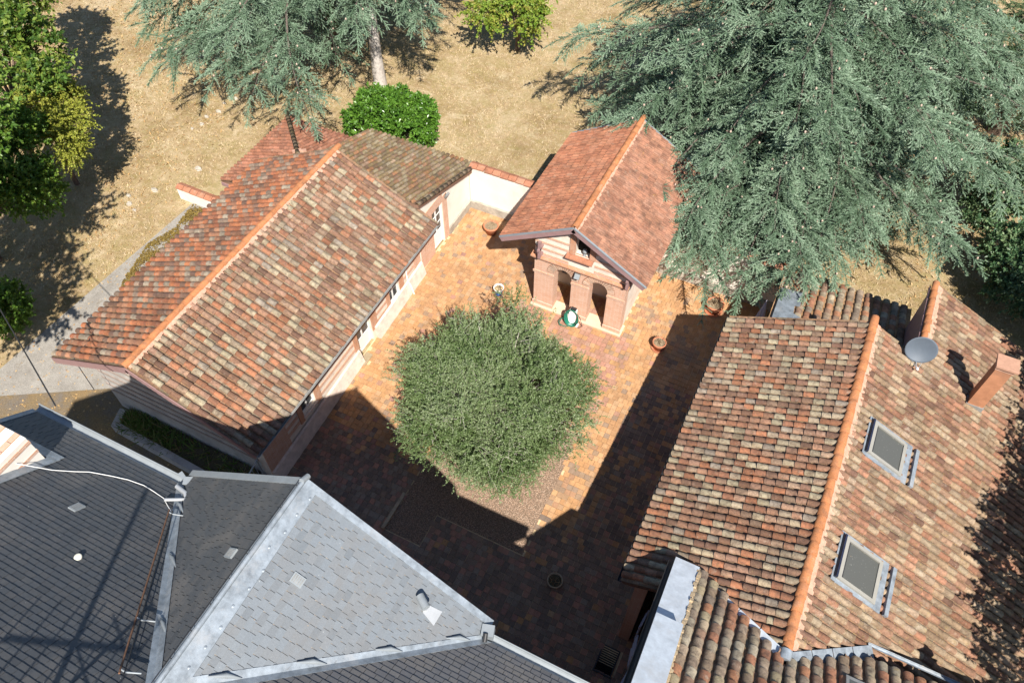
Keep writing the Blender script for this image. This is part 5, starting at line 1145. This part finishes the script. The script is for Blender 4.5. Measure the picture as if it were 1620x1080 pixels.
wp = np.stack([rs.uniform(-20.1, -14.3, 2600), rs.uniform(7.28, 8.1, 2600), np.full(2600, -.52)], 1); wp = wp[rs.random(2600) < np.clip((-17.0-wp[:, 0])/2.5, .12, 1)]
blades('weeds', wp, .28, .03, leaf_mat('weed_leaf', [L(.06, .13, .02), L(.10, .18, .03), L(.16, .20, .05), L(.26, .20, .10)], .6, .2, .2), .9, 9)
def litter(name, poly, n, size, mat, seed, thick=.0, zoff=.02, clumpy=False):
    rs = np.random.default_rng(seed); x0, x1 = min(p[0] for p in poly), max(p[0] for p in poly); y0, y1 = min(p[1] for p in poly), max(p[1] for p in poly); P = []
    while len(P) < n:
        x, y = rs.uniform(x0, x1), rs.uniform(y0, y1)
        if in_poly(x, y, poly) and (not clumpy or math.sin(2.9*x+1.7*math.sin(2.3*y))*math.cos(2.4*y+1.3*math.sin(3.1*x))+rs.normal(0, .35) > -.05): P.append((x, y, gzf(y)+zoff+thick*rs.random()))
    P = np.array(P); a = rs.uniform(0, 6.28, n); s = size*rs.uniform(.5, 1.4, n)
    M = np.zeros((n, 3, 4)); M[:, 0, 0] = np.cos(a)*s; M[:, 0, 1] = -np.sin(a)*s; M[:, 1, 0] = np.sin(a)*s; M[:, 1, 1] = np.cos(a)*s; M[:, 2, 2] = s; M[:, 2, 0] = rs.normal(0, .4, n)*s; M[:, :, 3] = P
    V = np.array([(-1, 0, 0), (0, -.5, .08), (1, 0, 0), (0, .5, .12)], float); F = np.array([(0, 1, 2, 3)])
    Vv, Ff, r, _ = bake(V, F, M, rs.random(n)); return link(name, mesh_np(name, Vv, Ff, r, mat), kind='stuff')
m_litter = leaf_mat('fallen_leaf', [L(.40, .24, .10), L(.55, .36, .16), L(.30, .17, .08), L(.62, .45, .25)], .8, .1, .1)
litter('fallen_leaves', [(-33, 1), (-14, 1), (-14, 6.8), (-20.5, 9), (-22.3, 12), (-25.5, 18), (-33, 18)], 2600, .045, m_litter, 1)
litter('fallen_leaves', [(-52, 14), (-28, 8), (-27, 22), (-34, 34), (-50, 40)], 9000, .06, m_litter, 2, .02, .0)
litter('fallen_leaves', [(5, 22.5), (24, 22), (16, 48), (6, 40)], 5000, .06, m_litter, 3, .02, .0)
m_moss = leaf_mat('brown_moss', [L(.10, .065, .02), L(.19, .13, .035), L(.26, .19, .06), L(.13, .085, .03)], 1.0, .05, .05)
litter('moss_patch', [(-25.3, 17.9), (-23.8, 17.9), (-23.8, 12.9), (-25.2, 13.2), (-25.6, 15.1), (-25.1, 16.4)], 5600, .045, m_moss, 4, .06, .02, True)
litter('moss_patch', [(-25.2, 13.1), (-24.6, 13.4), (-24.4, 12.7), (-25.0, 12.6)], 500, .04, m_moss, 5, .05)

# ================================================================== TREES
def norm_rows(a): return a/(np.linalg.norm(a, axis=-1, keepdims=True)+1e-9)
def leaf_cloud(name, base, axis, nrm, ln, wd, rnd, mat, parent, kind=None, fold=.25):
    """one diamond leaf per row"""
    axis = norm_rows(axis); side = norm_rows(np.cross(axis, nrm)); up = np.cross(side, axis); N = len(base)
    ln = np.broadcast_to(ln, (N,))[:, None]; wd = np.broadcast_to(wd, (N,))[:, None]
    p0 = base; p2 = base+axis*ln; m = base+axis*ln*.45
    V = np.stack([p0, m+side*wd+up*wd*fold, p2, m-side*wd+up*wd*fold], 1).reshape(-1, 3); F = np.arange(4*N).reshape(-1, 4)
    return link(name, mesh_np(name, V, F, rnd, mat), parent, kind)
def tapered_limbs(name, paths, mat, parent, k=6):
    mb = MB()
    for pts, r0, r1 in paths:
        n = len(pts); mb.tube(pts, [r0+(r1-r0)*i/(n-1) for i in range(n)], k)
    return mb.build(name, mat, parent)
def broadleaf(name, label, cat, base, crown, mat, seed, n_twigs=900, leaves=26, leaf=(.11, .035), twig=.5, trunk_r=.16, group=None, flat=1.0, droop=.15, bark=None, lump=.35, inner=.45, upb=.6):
    """crown: list of (centre, radii); leaves sit along twigs that grow outward from limbs, clumped and gappy"""
    rs = np.random.default_rng(seed); o = thing(name, label, cat, base, group); base = np.array(base, float)
    paths = []; tw_b, tw_d = [], []
    cs = [np.array(c, float) for c, _ in crown]; top = np.mean(cs, axis=0)
    if trunk_r:
        fork = base*.45+top*.55; fork[:2] = base[:2]*.7+top[:2]*.3
        mb = MB(); mb.tube([base-np.array([0, 0, .15]), base+np.array([.03, .02, (fork[2]-base[2])*.5]), fork], [trunk_r*1.25, trunk_r, trunk_r*.75], 10); mb.build('trunk', bark or m_bark, o)
    else: fork = base
    tot = sum(r[0]*r[1] for _, r in crown)
    for c, r in crown:
        c = np.array(c, float); r = np.array(r, float); n = int(n_twigs*r[0]*r[1]/tot)
        nl = max(4, int(n/70)); lob = norm_rows(rs.normal(0, 1, (nl, 3))+np.array([0, 0, .35])); lobr = rs.uniform(.75, 1.08, nl)
        for d, q in zip(lob, lobr):
            e = c+d*r*q*.75; m = (fork+e)/2+rs.normal(0, .12, 3)*r; paths.append(([fork, m, e], trunk_r*.4+.01, .012))
        d = norm_rows(rs.normal(0, 1, (n, 3))+np.array([0, 0, .3])); near = np.argmax(d@lob.T, 1); cl = np.max(d@lob.T, 1)
        rad = (lobr[near]*(1-lump*(1-np.clip(cl, 0, 1))*2.0))*(inner+(1-inner)*rs.random(n)**.45)
        b = c+d*r*rad[:, None]; tw_b.append(b); tw_d.append(norm_rows(d*.8+lob[near]*.3+rs.normal(0, .45, (n, 3))+np.array([0, 0, upb*.5-droop])))
    tapered_limbs('branches', paths, bark or m_bark, o, 5)
    B, D = np.concatenate(tw_b), np.concatenate(tw_d); keep = B[:, 2] > gz(B[:, 1])+.12; B, D = B[keep], D[keep]
    n = len(B); t = np.tile(np.linspace(.05, 1, leaves), n); tl = twig*rs.uniform(.6, 1.3, n)
    bb = np.repeat(B, leaves, 0)+np.repeat(D*tl[:, None], leaves, 0)*t[:, None]; bb[:, 2] -= droop*twig*t**2
    ax = norm_rows(np.repeat(D, leaves, 0)*.55+rs.normal(0, .75, (n*leaves, 3))+np.array([0, 0, -droop*.6])); nr = norm_rows(rs.normal(0, .5, (n*leaves, 3))+np.array([0, 0, 1.0]))
    rn = np.clip(np.repeat(rs.random(n)*.55, leaves)+rs.random(n*leaves)*.45, 0, 1)
    L0 = leaf[0]*rs.uniform(.6, 1.25, n*leaves)
    leaf_cloud('foliage', bb, ax, nr, L0, leaf[1]*rs.uniform(.7, 1.2, n*leaves), rn, mat, o)
    mb = MB()
    for i in rs.choice(n, min(n, 260), replace=False): mb.tube([B[i]-D[i]*.25, B[i]+D[i]*tl[i]*.7], [.008, .003], 3)
    mb.build('twigs', bark or m_bark, o)
    return o

m_olive = leaf_mat('olive_leaf', [L(.045, .085, .028), L(.09, .15, .05), L(.145, .215, .075), L(.22, .295, .125), L(.34, .40, .235), L(.135, .20, .065)], .45, .4, .35)
m_laurel = leaf_mat('glossy_leaf', [L(.04, .10, .014), L(.07, .165, .02), L(.11, .235, .028), L(.17, .30, .05)], .3, .5, .25)
m_dgreen = leaf_mat('dark_green_leaf', [L(.03, .07, .014), L(.055, .115, .02), L(.10, .18, .028), L(.24, .29, .05), L(.05, .10, .018)], .45, .35, .3)
m_ygreen = leaf_mat('yellow_green_leaf', [L(.20, .25, .03), L(.30, .33, .045), L(.38, .37, .06), L(.16, .22, .03), L(.42, .34, .09)], .5, .3, .3)
m_bgreen = leaf_mat('bright_green_leaf', [L(.045, .105, .014), L(.085, .175, .022), L(.145, .245, .035), L(.26, .31, .06)], .42, .4, .3)
m_bluegreen = leaf_mat('blue_green_leaf', [L(.03, .07, .03), L(.05, .115, .05), L(.10, .18, .08), L(.20, .27, .13), L(.04, .09, .04)], .4, .4, .2)
# olive: dense upright shoots with small narrow leaves over a round crown
def olive():
    rs = np.random.default_rng(44); o = thing('olive_tree', 'round grey-green olive tree growing in the gravel bed of the courtyard', 'tree', (-6.75, 12.6, gzf(12.6)))
    base = np.array([-6.75, 12.6, gzf(12.6)]); C = np.array([-6.97, 12.95, 2.6]); R = np.array([3.45, 3.45, 2.8])
    mb = MB(); mb.tube([base-np.array([0, 0, .1]), base+np.array([.05, .02, .6]), base+np.array([-.05, .1, 1.1])], [.24, .18, .16], 10); mb.build('trunk', m_bark_g, o)
    nl = 75; lob_t = rs.random(nl); lob = norm_rows(rs.normal(0, 1, (nl, 3))+np.array([0, 0, .25])); lr = rs.uniform(.68, 1.10, nl)
    paths = [([base+np.array([-.05, .1, 1.0]), base*.3+C*.4+(C+d*R*.8)*.3, C+d*R*q*.85], .07, .01) for d, q in zip(lob, lr)]; tapered_limbs('branches', paths, m_bark_g, o, 5)
    lob[:6] = norm_rows(np.array([[-.25, .9, .35], [.75, .45, .2], [.9, .1, .3], [-.9, -.1, .1], [-.5, -.75, .1], [.3, -.9, .1]])); lr[:6] = [1.22, 1.06, 1.03, 1.12, 1.06, 1.0]
    n = 12000; d = norm_rows(rs.normal(0, 1, (n, 3))+np.array([0, 0, .2])); dots = d@lob.T; near = np.argmax(dots, 1); cl = np.clip(dots[np.arange(n), near], 0, 1)
    rad = lr[near]*(1-1.5*(1-cl)*1.3)*(.58+.38*rs.random(n)**.6); B = C+d*R*rad[:, None]
    keep = B[:, 2] > gzf(12)+.75; B, d, near = B[keep], d[keep], near[keep]; n = len(B)
    D = norm_rows(d*.40+lob[near]*.25+np.array([0, 0, .35])+rs.normal(0, .7, (n, 3))); tl = rs.uniform(.2, .7, n)
    lv = 24; t = np.tile(np.linspace(.0, 1, lv), n)
    bb = np.repeat(B, lv, 0)+np.repeat(D*tl[:, None], lv, 0)*t[:, None]+rs.normal(0, .012, (n*lv, 3)); bb[:, 2] -= .06*t**2
    ax = norm_rows(np.repeat(D, lv, 0)*.9+rs.normal(0, .6, (n*lv, 3))); nr = norm_rows(rs.normal(0, .8, (n*lv, 3))+np.array([0, 0, .7]))
    tone = lob_t[near]*.35+rs.random(n)*.35; rn = np.clip(np.repeat(tone, lv)+rs.random(n*lv)*.35, 0, 1)
    leaf_cloud('foliage', bb, ax, nr, .074*rs.uniform(.6, 1.2, n*lv), .0175*rs.uniform(.7, 1.2, n*lv), rn, m_olive, o)
    mb = MB()
    for i in rs.choice(n, 1500, replace=False): mb.tube([B[i]-D[i]*.2, B[i]+D[i]*tl[i]*.8], [.006, .003], 3)
    mb.build('twigs', m_bark_g, o)
olive()
broadleaf('laurel_bush', 'dense bright green glossy bush behind the low mossy annex', 'bush', (-19.0, 25.9, 0), [((-20.1, 25.7, 1.2), (1.45, 1.3, 1.3)), ((-18.4, 26.3, 1.3), (1.45, 1.3, 1.5)), ((-19.3, 26.0, 1.8), (1.5, 1.2, 1.15)), ((-17.7, 26.6, 1.1), (1.0, 1.0, 1.2))], m_laurel, 5, 2000, 20, (.17, .05), .34, .0, droop=.05, lump=.42, inner=.62, upb=.8)
broadleaf('broadleaf_tree', 'dark green broad-leaved tree filling the top left corner', 'tree', (-33.5, 16.5, 0), [((-32.4, 18.2, 6.0), (1.7, 1.8, 1.5)), ((-33.0, 15.6, 6.2), (2.2, 2.0, 1.8)), ((-30.6, 17.2, 5.2), (1.1, 1.1, .9)), ((-35.0, 19.4, 6.2), (2.2, 2.2, 1.8)), ((-37.5, 23.0, 6.2), (2.4, 2.4, 1.8))], m_dgreen, 6, 1250, 20, (.20, .075), .7, .2, lump=.55, inner=.4)
broadleaf('yellowing_tree', 'slender yellow-green tree with fine leaves at the left edge', 'tree', (-31.2, 16.6, 0), [((-30.8, 17.0, 4.6), (1.3, 1.3, 1.0)), ((-29.5, 16.4, 4.0), (1.2, 1.1, 1.0)), ((-30.4, 18.0, 4.4), (1.0, 1.0, .8)), ((-28.7, 15.9, 3.3), (.9, .8, .9))], m_ygreen, 7, 1300, 24, (.09, .036), .55, .1, lump=.55, inner=.3, droop=.35)
broadleaf('green_tree', 'bright green leafy tree at the left edge below the yellowing tree', 'tree', (-31.2, 11.6, -.6), [((-30.3, 14.7, 4.4), (1.4, 1.4, 1.3)), ((-28.9, 13.1, 3.5), (1.3, 1.3, 1.4)), ((-30.1, 12.2, 4.0), (1.6, 1.6, 1.7)), ((-28.9, 13.9, 2.8), (1.0, 1.0, 1.0))], m_bgreen, 8, 1900, 22, (.14, .052), .5, .14, lump=.5, inner=.5)
broadleaf('round_bush', 'round bright green bush at the left edge beside the concrete drive', 'bush', (-27.4, 9.0, -.75), [((-27.5, 8.9, .6), (1.15, 1.15, 1.25)), ((-26.9, 9.3, .9), (.9, .85, 1.0)), ((-28.3, 8.8, .9), (1.2, 1.1, 1.2))], m_bgreen, 9, 1000, 20, (.12, .046), .35, .0, lump=.4, inner=.55)
broadleaf('lime_tree', 'tall broad tree beyond the left edge, shading the lawn', 'tree', (-28.2, 5.6, -1), [((-26.0, 9.0, 7.6), (2.4, 2.4, 2.0)), ((-23.6, 5.2, 7.6), (2.4, 2.4, 2.0)), ((-28.6, 12.2, 7.4), (2.2, 2.2, 1.8)), ((-27.0, 6.0, 8.6), (2.6, 2.6, 1.8))], m_bgreen, 10, 1100, 20, (.19, .07), .8, .25, lump=.5)
broadleaf('walnut_tree', 'small green tree with yellowing leaves at the top edge between the cedars', 'tree', (-17.2, 35.8, 0), [((-17.7, 35.4, 2.8), (1.0, 1.0, .9)), ((-16.0, 35.3, 2.6), (1.0, .9, .9)), ((-18.5, 34.3, 2.5), (.9, .8, .8)), ((-17.0, 36.5, 3.4), (1.3, 1.2, 1.0))], leaf_mat('walnut_leaf', [L(.10, .18, .02), L(.16, .26, .03), L(.27, .32, .05), L(.40, .33, .08)], .45, .35, .3), 11, 560, 20, (.17, .06), .7, .12, lump=.5, inner=.3, droop=.35)
for q, (b, cr, lab, sd_) in enumerate([
    ((8.6, 28.2, 0), [((8.7, 28.3, 1.5), (1.4, 1.4, 1.5)), ((8.4, 29.3, 1.8), (1.2, 1.2, 1.3)), ((9.8, 27.4, 1.4), (1.4, 1.4, 1.5))], 'dark evergreen shrub at the right edge, the one nearest the tiled house', 12),
    ((7.4, 32.4, 0), [((7.3, 33.0, 2.6), (1.2, 1.2, 1.4)), ((7.0, 31.2, 2.1), (1.2, 1.2, 1.5)), ((8.6, 31.7, 2.2), (1.4, 1.4, 1.7))], 'sunlit evergreen shrub at the right edge under the cedar tips', 13),
    ((11.6, 26.0, 0), [((11.2, 25.8, 2.0), (1.4, 1.4, 1.7)), ((12.6, 26.6, 2.2), (1.6, 1.6, 1.8))], 'evergreen shrub cut off by the right edge above the tiled roof', 14)]):
    broadleaf('evergreen_shrub', lab, 'bush', b, cr, m_bluegreen, sd_, 900, 20, (.16, .042), .42, .0, 'evergreen shrubs at the right edge', lump=.45, inner=.5, upb=.9)
broadleaf('shade_tree', 'leafy tree beyond the right edge that shades the tiled roof', 'tree', (13.5, 11.0, 0), [((11.8, 11.6, 6.8), (2.3, 3.0, 2.2)), ((12.4, 8.2, 6.6), (2.2, 2.4, 2.0)), ((11.9, 14.6, 6.4), (2.0, 2.2, 1.9)), ((10.6, 20.6, 6.0), (1.3, 1.6, 1.4)), ((11.6, 24.2, 5.4), (1.8, 1.9, 1.6)), ((12.6, 27.4, 5.2), (2.0, 2.0, 1.6)), ((12.4, 17.0, 6.2), (1.7, 1.8, 1.6)), ((11.4, 18.8, 6.0), (1.5, 1.6, 1.4)), ((12.0, 21.6, 6.0), (1.9, 2.0, 1.7)), ((13.0, 24.6, 6.0), (2.0, 2.0, 1.8))], m_dgreen, 15, 3600, 24, (.13, .05), .7, .25, lump=.5, inner=.35)

# ------------------------------------------------------------------ cedars
m_cedar = leaf_mat('cedar_needles', [L(.03, .055, .028), L(.09, .148, .085), L(.19, .275, .18), L(.295, .385, .27), L(.40, .485, .36)], .6, .25, .12)
m_cone = plain('cedar_cone', L(.50, .38, .30), .9, .1, var=.4, scale=30)
m_limb = plain('grey_limb', L(.14, .115, .095), .95, .1, var=.5, scale=12)
def cedar(label, base, height, limbs, seed, mat=m_cedar, trunk_r=.5, bark=None, detail=1.0, cones=60, name='cedar_tree', K=10, J=6):
    """limbs: (z, azimuth, length, rise, droop). Layered boughs of side branches, each clothed in drooping needle sprays."""
    rs = np.random.default_rng(seed); o = thing(name, label, 'tree', base); base = np.array(base, float)
    mb = MB(); mb.tube([base+np.array([0, 0, -.2]), base+np.array([.02, 0, height*.12]), base+np.array([.1, .1, height*.5]), base+np.array([.1, .2, height])], [trunk_r*1.3, trunk_r, trunk_r*.6, .05], 14); mb.build('trunk', bark or m_bark, o)
    lp = []; SB, SD, SL = [], [], []
    for z, az, ln, rise, droop in limbs:
        d0 = np.array([math.sin(az), math.cos(az), 0]); s0 = np.array([d0[1], -d0[0], 0]); m = 14; tt = np.linspace(0, 1, m); bend = rs.normal(0, .16); ph, wob = rs.uniform(0, 6.28), rs.uniform(.02, .06)
        pts = [base+np.array([0, 0, z])+d0*ln*t+s0*ln*(bend*t*t+wob*math.sin(5*t+ph)*t)+np.array([0, 0, ln*(rise*t-droop*t**2.4)+.12*ln*wob*8*math.sin(7*t+ph)*t]) for t in tt]
        lp.append(([p-np.array([0, 0, .10]) for p in pts], .025+.010*ln, .006)); P = np.array(pts)
        q = max(6, int(ln/.30*detail))
        for i in range(q):
            t = .10+.90*(i+rs.uniform(0, 1))/q; t = min(t, .995); f = t*(m-1); k = min(int(f), m-2); p = P[k]+(P[k+1]-P[k])*(f-k); dd = unit(P[k+1]-P[k])
            for sg in ((-1, 1) if t < .96 else (0,)):
                if rs.random() < .08: continue
                th = sg*math.radians(rs.uniform(30, 72)); v = dd*math.cos(th)+np.cross((0, 0, 1), dd)*math.sin(th); v = unit(v+np.array([0, 0, rs.normal(-.02, .22)]))
                SB.append(p); SD.append(v); SL.append((.30+1.6*math.sin(math.pi*min(1, .14+t*.72))**.8)*rs.uniform(.45, 1.25)*min(1.0, ln/5))
    tapered_limbs('limbs', lp, m_limb, o, 6)
    SB, SD, SL = np.array(SB), np.array(SD), np.array(SL)
    vis = in_frame(SB+SD*SL[:, None]*.5, 130); keep = vis | (rs.random(len(SB)) < .35); SB, SD, SL, vis = SB[keep], SD[keep], SL[keep], vis[keep]
    TB, TD, TL, TT = [], [], [], []
    n = len(SB); t = (np.arange(K)+rs.uniform(.2, .9, (n, K)))/K; up = np.array([0, 0, 1.0])
    side = norm_rows(np.cross(up, SD)); sag = rs.uniform(.12, .34, n)[:, None]; tone = rs.random(n)
    roll = rs.normal(0, .35, n)[:, None]; side = norm_rows(side*np.cos(roll)+up*np.sin(roll))
    for sg in (-1, 1):
        tb = SB[:, None]+SD[:, None]*(SL[:, None]*t)[:, :, None]; tb[:, :, 2] -= sag*(t**2)*SL[:, None]
        th = np.radians(rs.uniform(28, 64, (n, K))); v = SD[:, None]*np.cos(th)[:, :, None]+side[:, None]*(np.sin(th)*sg)[:, :, None]
        v = v+rs.normal(0, .16, (n, K, 3)); v[:, :, 2] -= .22*t
        ln = (.58*(1-.68*t)+.08)*rs.uniform(.45, 1.2, (n, K))*np.minimum(1, SL[:, None]+.25)
        TB.append(tb.reshape(-1, 3)); TD.append(norm_rows(v).reshape(-1, 3)); TL.append(ln.reshape(-1)); TT.append(np.repeat(tone, K))
    t = np.tile((np.arange(K)+.5)/K, (n, 1))
    tb = SB[:, None]+SD[:, None]*(SL[:, None]*t)[:, :, None]; tb[:, :, 2] -= sag*(t**2)*SL[:, None]
    TB.append(tb.reshape(-1, 3)); v = np.repeat(SD[:, None], K, 1).copy(); v[:, :, 2] -= 2*sag*t; TD.append(norm_rows(v).reshape(-1, 3)); TL.append(np.repeat(SL/K*1.25, K)); TT.append(np.repeat(tone, K))
    TB, TD, TL, TT = np.concatenate(TB), np.concatenate(TD), np.concatenate(TL), np.concatenate(TT)
    nt_ = len(TB); tw_r = rs.random(nt_)
    Bv, Av, Lv, Wv, Rv = [], [], [], [], []
    ref = norm_rows(np.cross(TD, up)+1e-6); oth = np.cross(ref, TD); oth = oth*np.sign(oth[:, 2:3]+1e-6)
    for j in range(J):
        tt = (j+.2)/J; b = TB+TD*(TL*tt)[:, None]; b[:, 2] -= .12*TL*tt*tt
        for k in range(3):
            a = rs.uniform(-.5, .5, nt_)+(k-1)*1.15+1.57; rad = ref*np.cos(a)[:, None]+oth*np.sin(a)[:, None]
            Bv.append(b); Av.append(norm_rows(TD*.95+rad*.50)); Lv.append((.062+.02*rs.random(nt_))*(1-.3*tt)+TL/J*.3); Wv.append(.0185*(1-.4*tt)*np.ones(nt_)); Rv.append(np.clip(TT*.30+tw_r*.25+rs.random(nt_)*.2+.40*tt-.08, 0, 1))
    Bv, Av, Lv, Wv, Rv = map(np.concatenate, (Bv, Av, Lv, Wv, Rv))
    nr = norm_rows(rs.normal(0, .6, Bv.shape)+up)
    side = norm_rows(np.cross(Av, nr)); V = np.stack([Bv-side*Wv[:, None], Bv+side*Wv[:, None], Bv+Av*Lv[:, None]], 1).reshape(-1, 3)
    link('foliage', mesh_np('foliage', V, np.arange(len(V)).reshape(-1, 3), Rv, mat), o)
    if cones:
        mb = MB(); ok = np.where(vis & (SL > .5))[0]
        for i in rs.choice(ok, min(cones, len(ok)), replace=False):
            p = SB[i]+SD[i]*SL[i]*rs.uniform(.1, .7)+np.array([0, 0, .02]); mb.lathe(p, [(.001, 0), (.035, .02), (.042, .06), (.03, .10), (.001, .12)], 6, rs.random())
        mb.build('cones', m_cone, o, 'stuff')
    return o
def tiers(rs, spec, reach=None, rise=.10, droop=.28):
    out = []
    for z, n, ln in spec:
        a0 = rs.uniform(0, 6.28)
        for i in range(n):
            az = a0+2*math.pi*(i+rs.uniform(-.4, .4))/n; f = reach(az) if reach else 1.0
            out.append((z+rs.normal(0, .3), az, ln*f*rs.uniform(.72, 1.12), rise+rs.normal(0, .03), droop+rs.normal(0, .05)))
    return out
rs = np.random.default_rng(5)
big = tiers(rs, ((2.9, 11, 8.4), (3.6, 12, 9.4), (4.5, 11, 9.8), (5.6, 11, 9.8), (6.9, 11, 9.6), (8.2, 10, 9.0), (9.0, 9, 7.4), (10.5, 7, 6.4), (12, 6, 5.2), (13.6, 5, 4.0), (15.2, 4, 2.6)), lambda a: 1-.08*max(0, math.sin(a)), .10, .26)
for az, ln, z in ((-3.08, 10.1, 3.6), (2.91, 9.2, 3.2), (2.54, 9.2, 3.4), (-2.63, 9.2, 4.2), (-2.87, 9.6, 3.9), (3.06, 9.4, 4.4), (2.31, 9.0, 3.6), (2.74, 9.2, 4.0), (2.62, 9.6, 4.6), (2.42, 9.8, 4.8), (-2.45, 9.0, 5.2), (-2.75, 9.4, 5.4), (2.1, 8.8, 4.4), (-2.79, 10.8, 5.9), (-2.95, 10.3, 5.0), (-3.0, 10.3, 3.2), (-2.88, 10.2, 3.5), (3.1, 9.9, 3.4), (-3.1, 10.0, 4.2), (3.0, 9.6, 3.0), (1.55, 10.2, 6.2), (1.35, 10.4, 6.8), (1.75, 9.8, 5.4), (1.15, 10.2, 7.6), (1.95, 9.4, 6.0)): big.append((z, az, ln, .08, .20))
big = [(z, az, (ln if not (-1.6+ln*math.sin(az) < -5.2 and 32+ln*math.cos(az) < 26.8) else min(ln, max(3.5, 5.2/max(.2, -math.cos(az))))), r_, d_) for z, az, ln, r_, d_ in big]
cedar('huge blue-green cedar overhanging the pavilion at the upper right', (-1.6, 32.0, 0), 17, big, 101, cones=900, detail=.86)
left = tiers(rs, ((4.6, 7, 8.6), (5.6, 8, 9.2), (6.8, 8, 9.0), (8.2, 8, 8.2), (9.8, 6, 6.6), (11.5, 5, 5.0), (13.5, 4, 3.4)), lambda a: 1-.45*max(0, math.sin(a-.4)), .06, .34)
for az, ln, z in ((2.70, 11.4, 6.6), (3.02, 9.6, 6.2), (-2.80, 9.8, 6.0), (2.86, 10.4, 6.0), (-3.03, 10.0, 5.6), (-2.6, 9.0, 6.8), (2.95, 9.4, 7.4), (-2.9, 9.0, 7.6)): left.append((z, az, ln, .04, .24))
cedar('cedar with a dark trunk and low hanging boughs at the top left', (-26.4, 31.2, 0), 15, left, 102, detail=.9, cones=200)
small = tiers(rs, ((6.2, 6, 4.0), (7.0, 7, 4.4), (8.2, 7, 4.2), (9.4, 6, 3.6), (11.4, 5, 2.4)), None, .08, .34)
cedar('cedar with a whitish trunk rising behind the bright green bush', (-22.2, 29.4, 0), 14, small, 103, trunk_r=.30, bark=m_bark_g, detail=.9, cones=80)
con = tiers(rs, ((3.0, 9, 5.2), (4.4, 9, 5.6), (6, 9, 5.2), (7.8, 7, 3.8), (9.6, 6, 2.8)), None, .10, .26)
cedar('smaller green conifer in the top right corner beside the huge cedar', (7.6, 40.0, 0), 12, con, 104, leaf_mat('green_needles', [L(.05, .09, .045), L(.08, .13, .06), L(.11, .17, .075), L(.15, .21, .10)], .6, .25, .1), .35, detail=.8, cones=0, name='conifer')
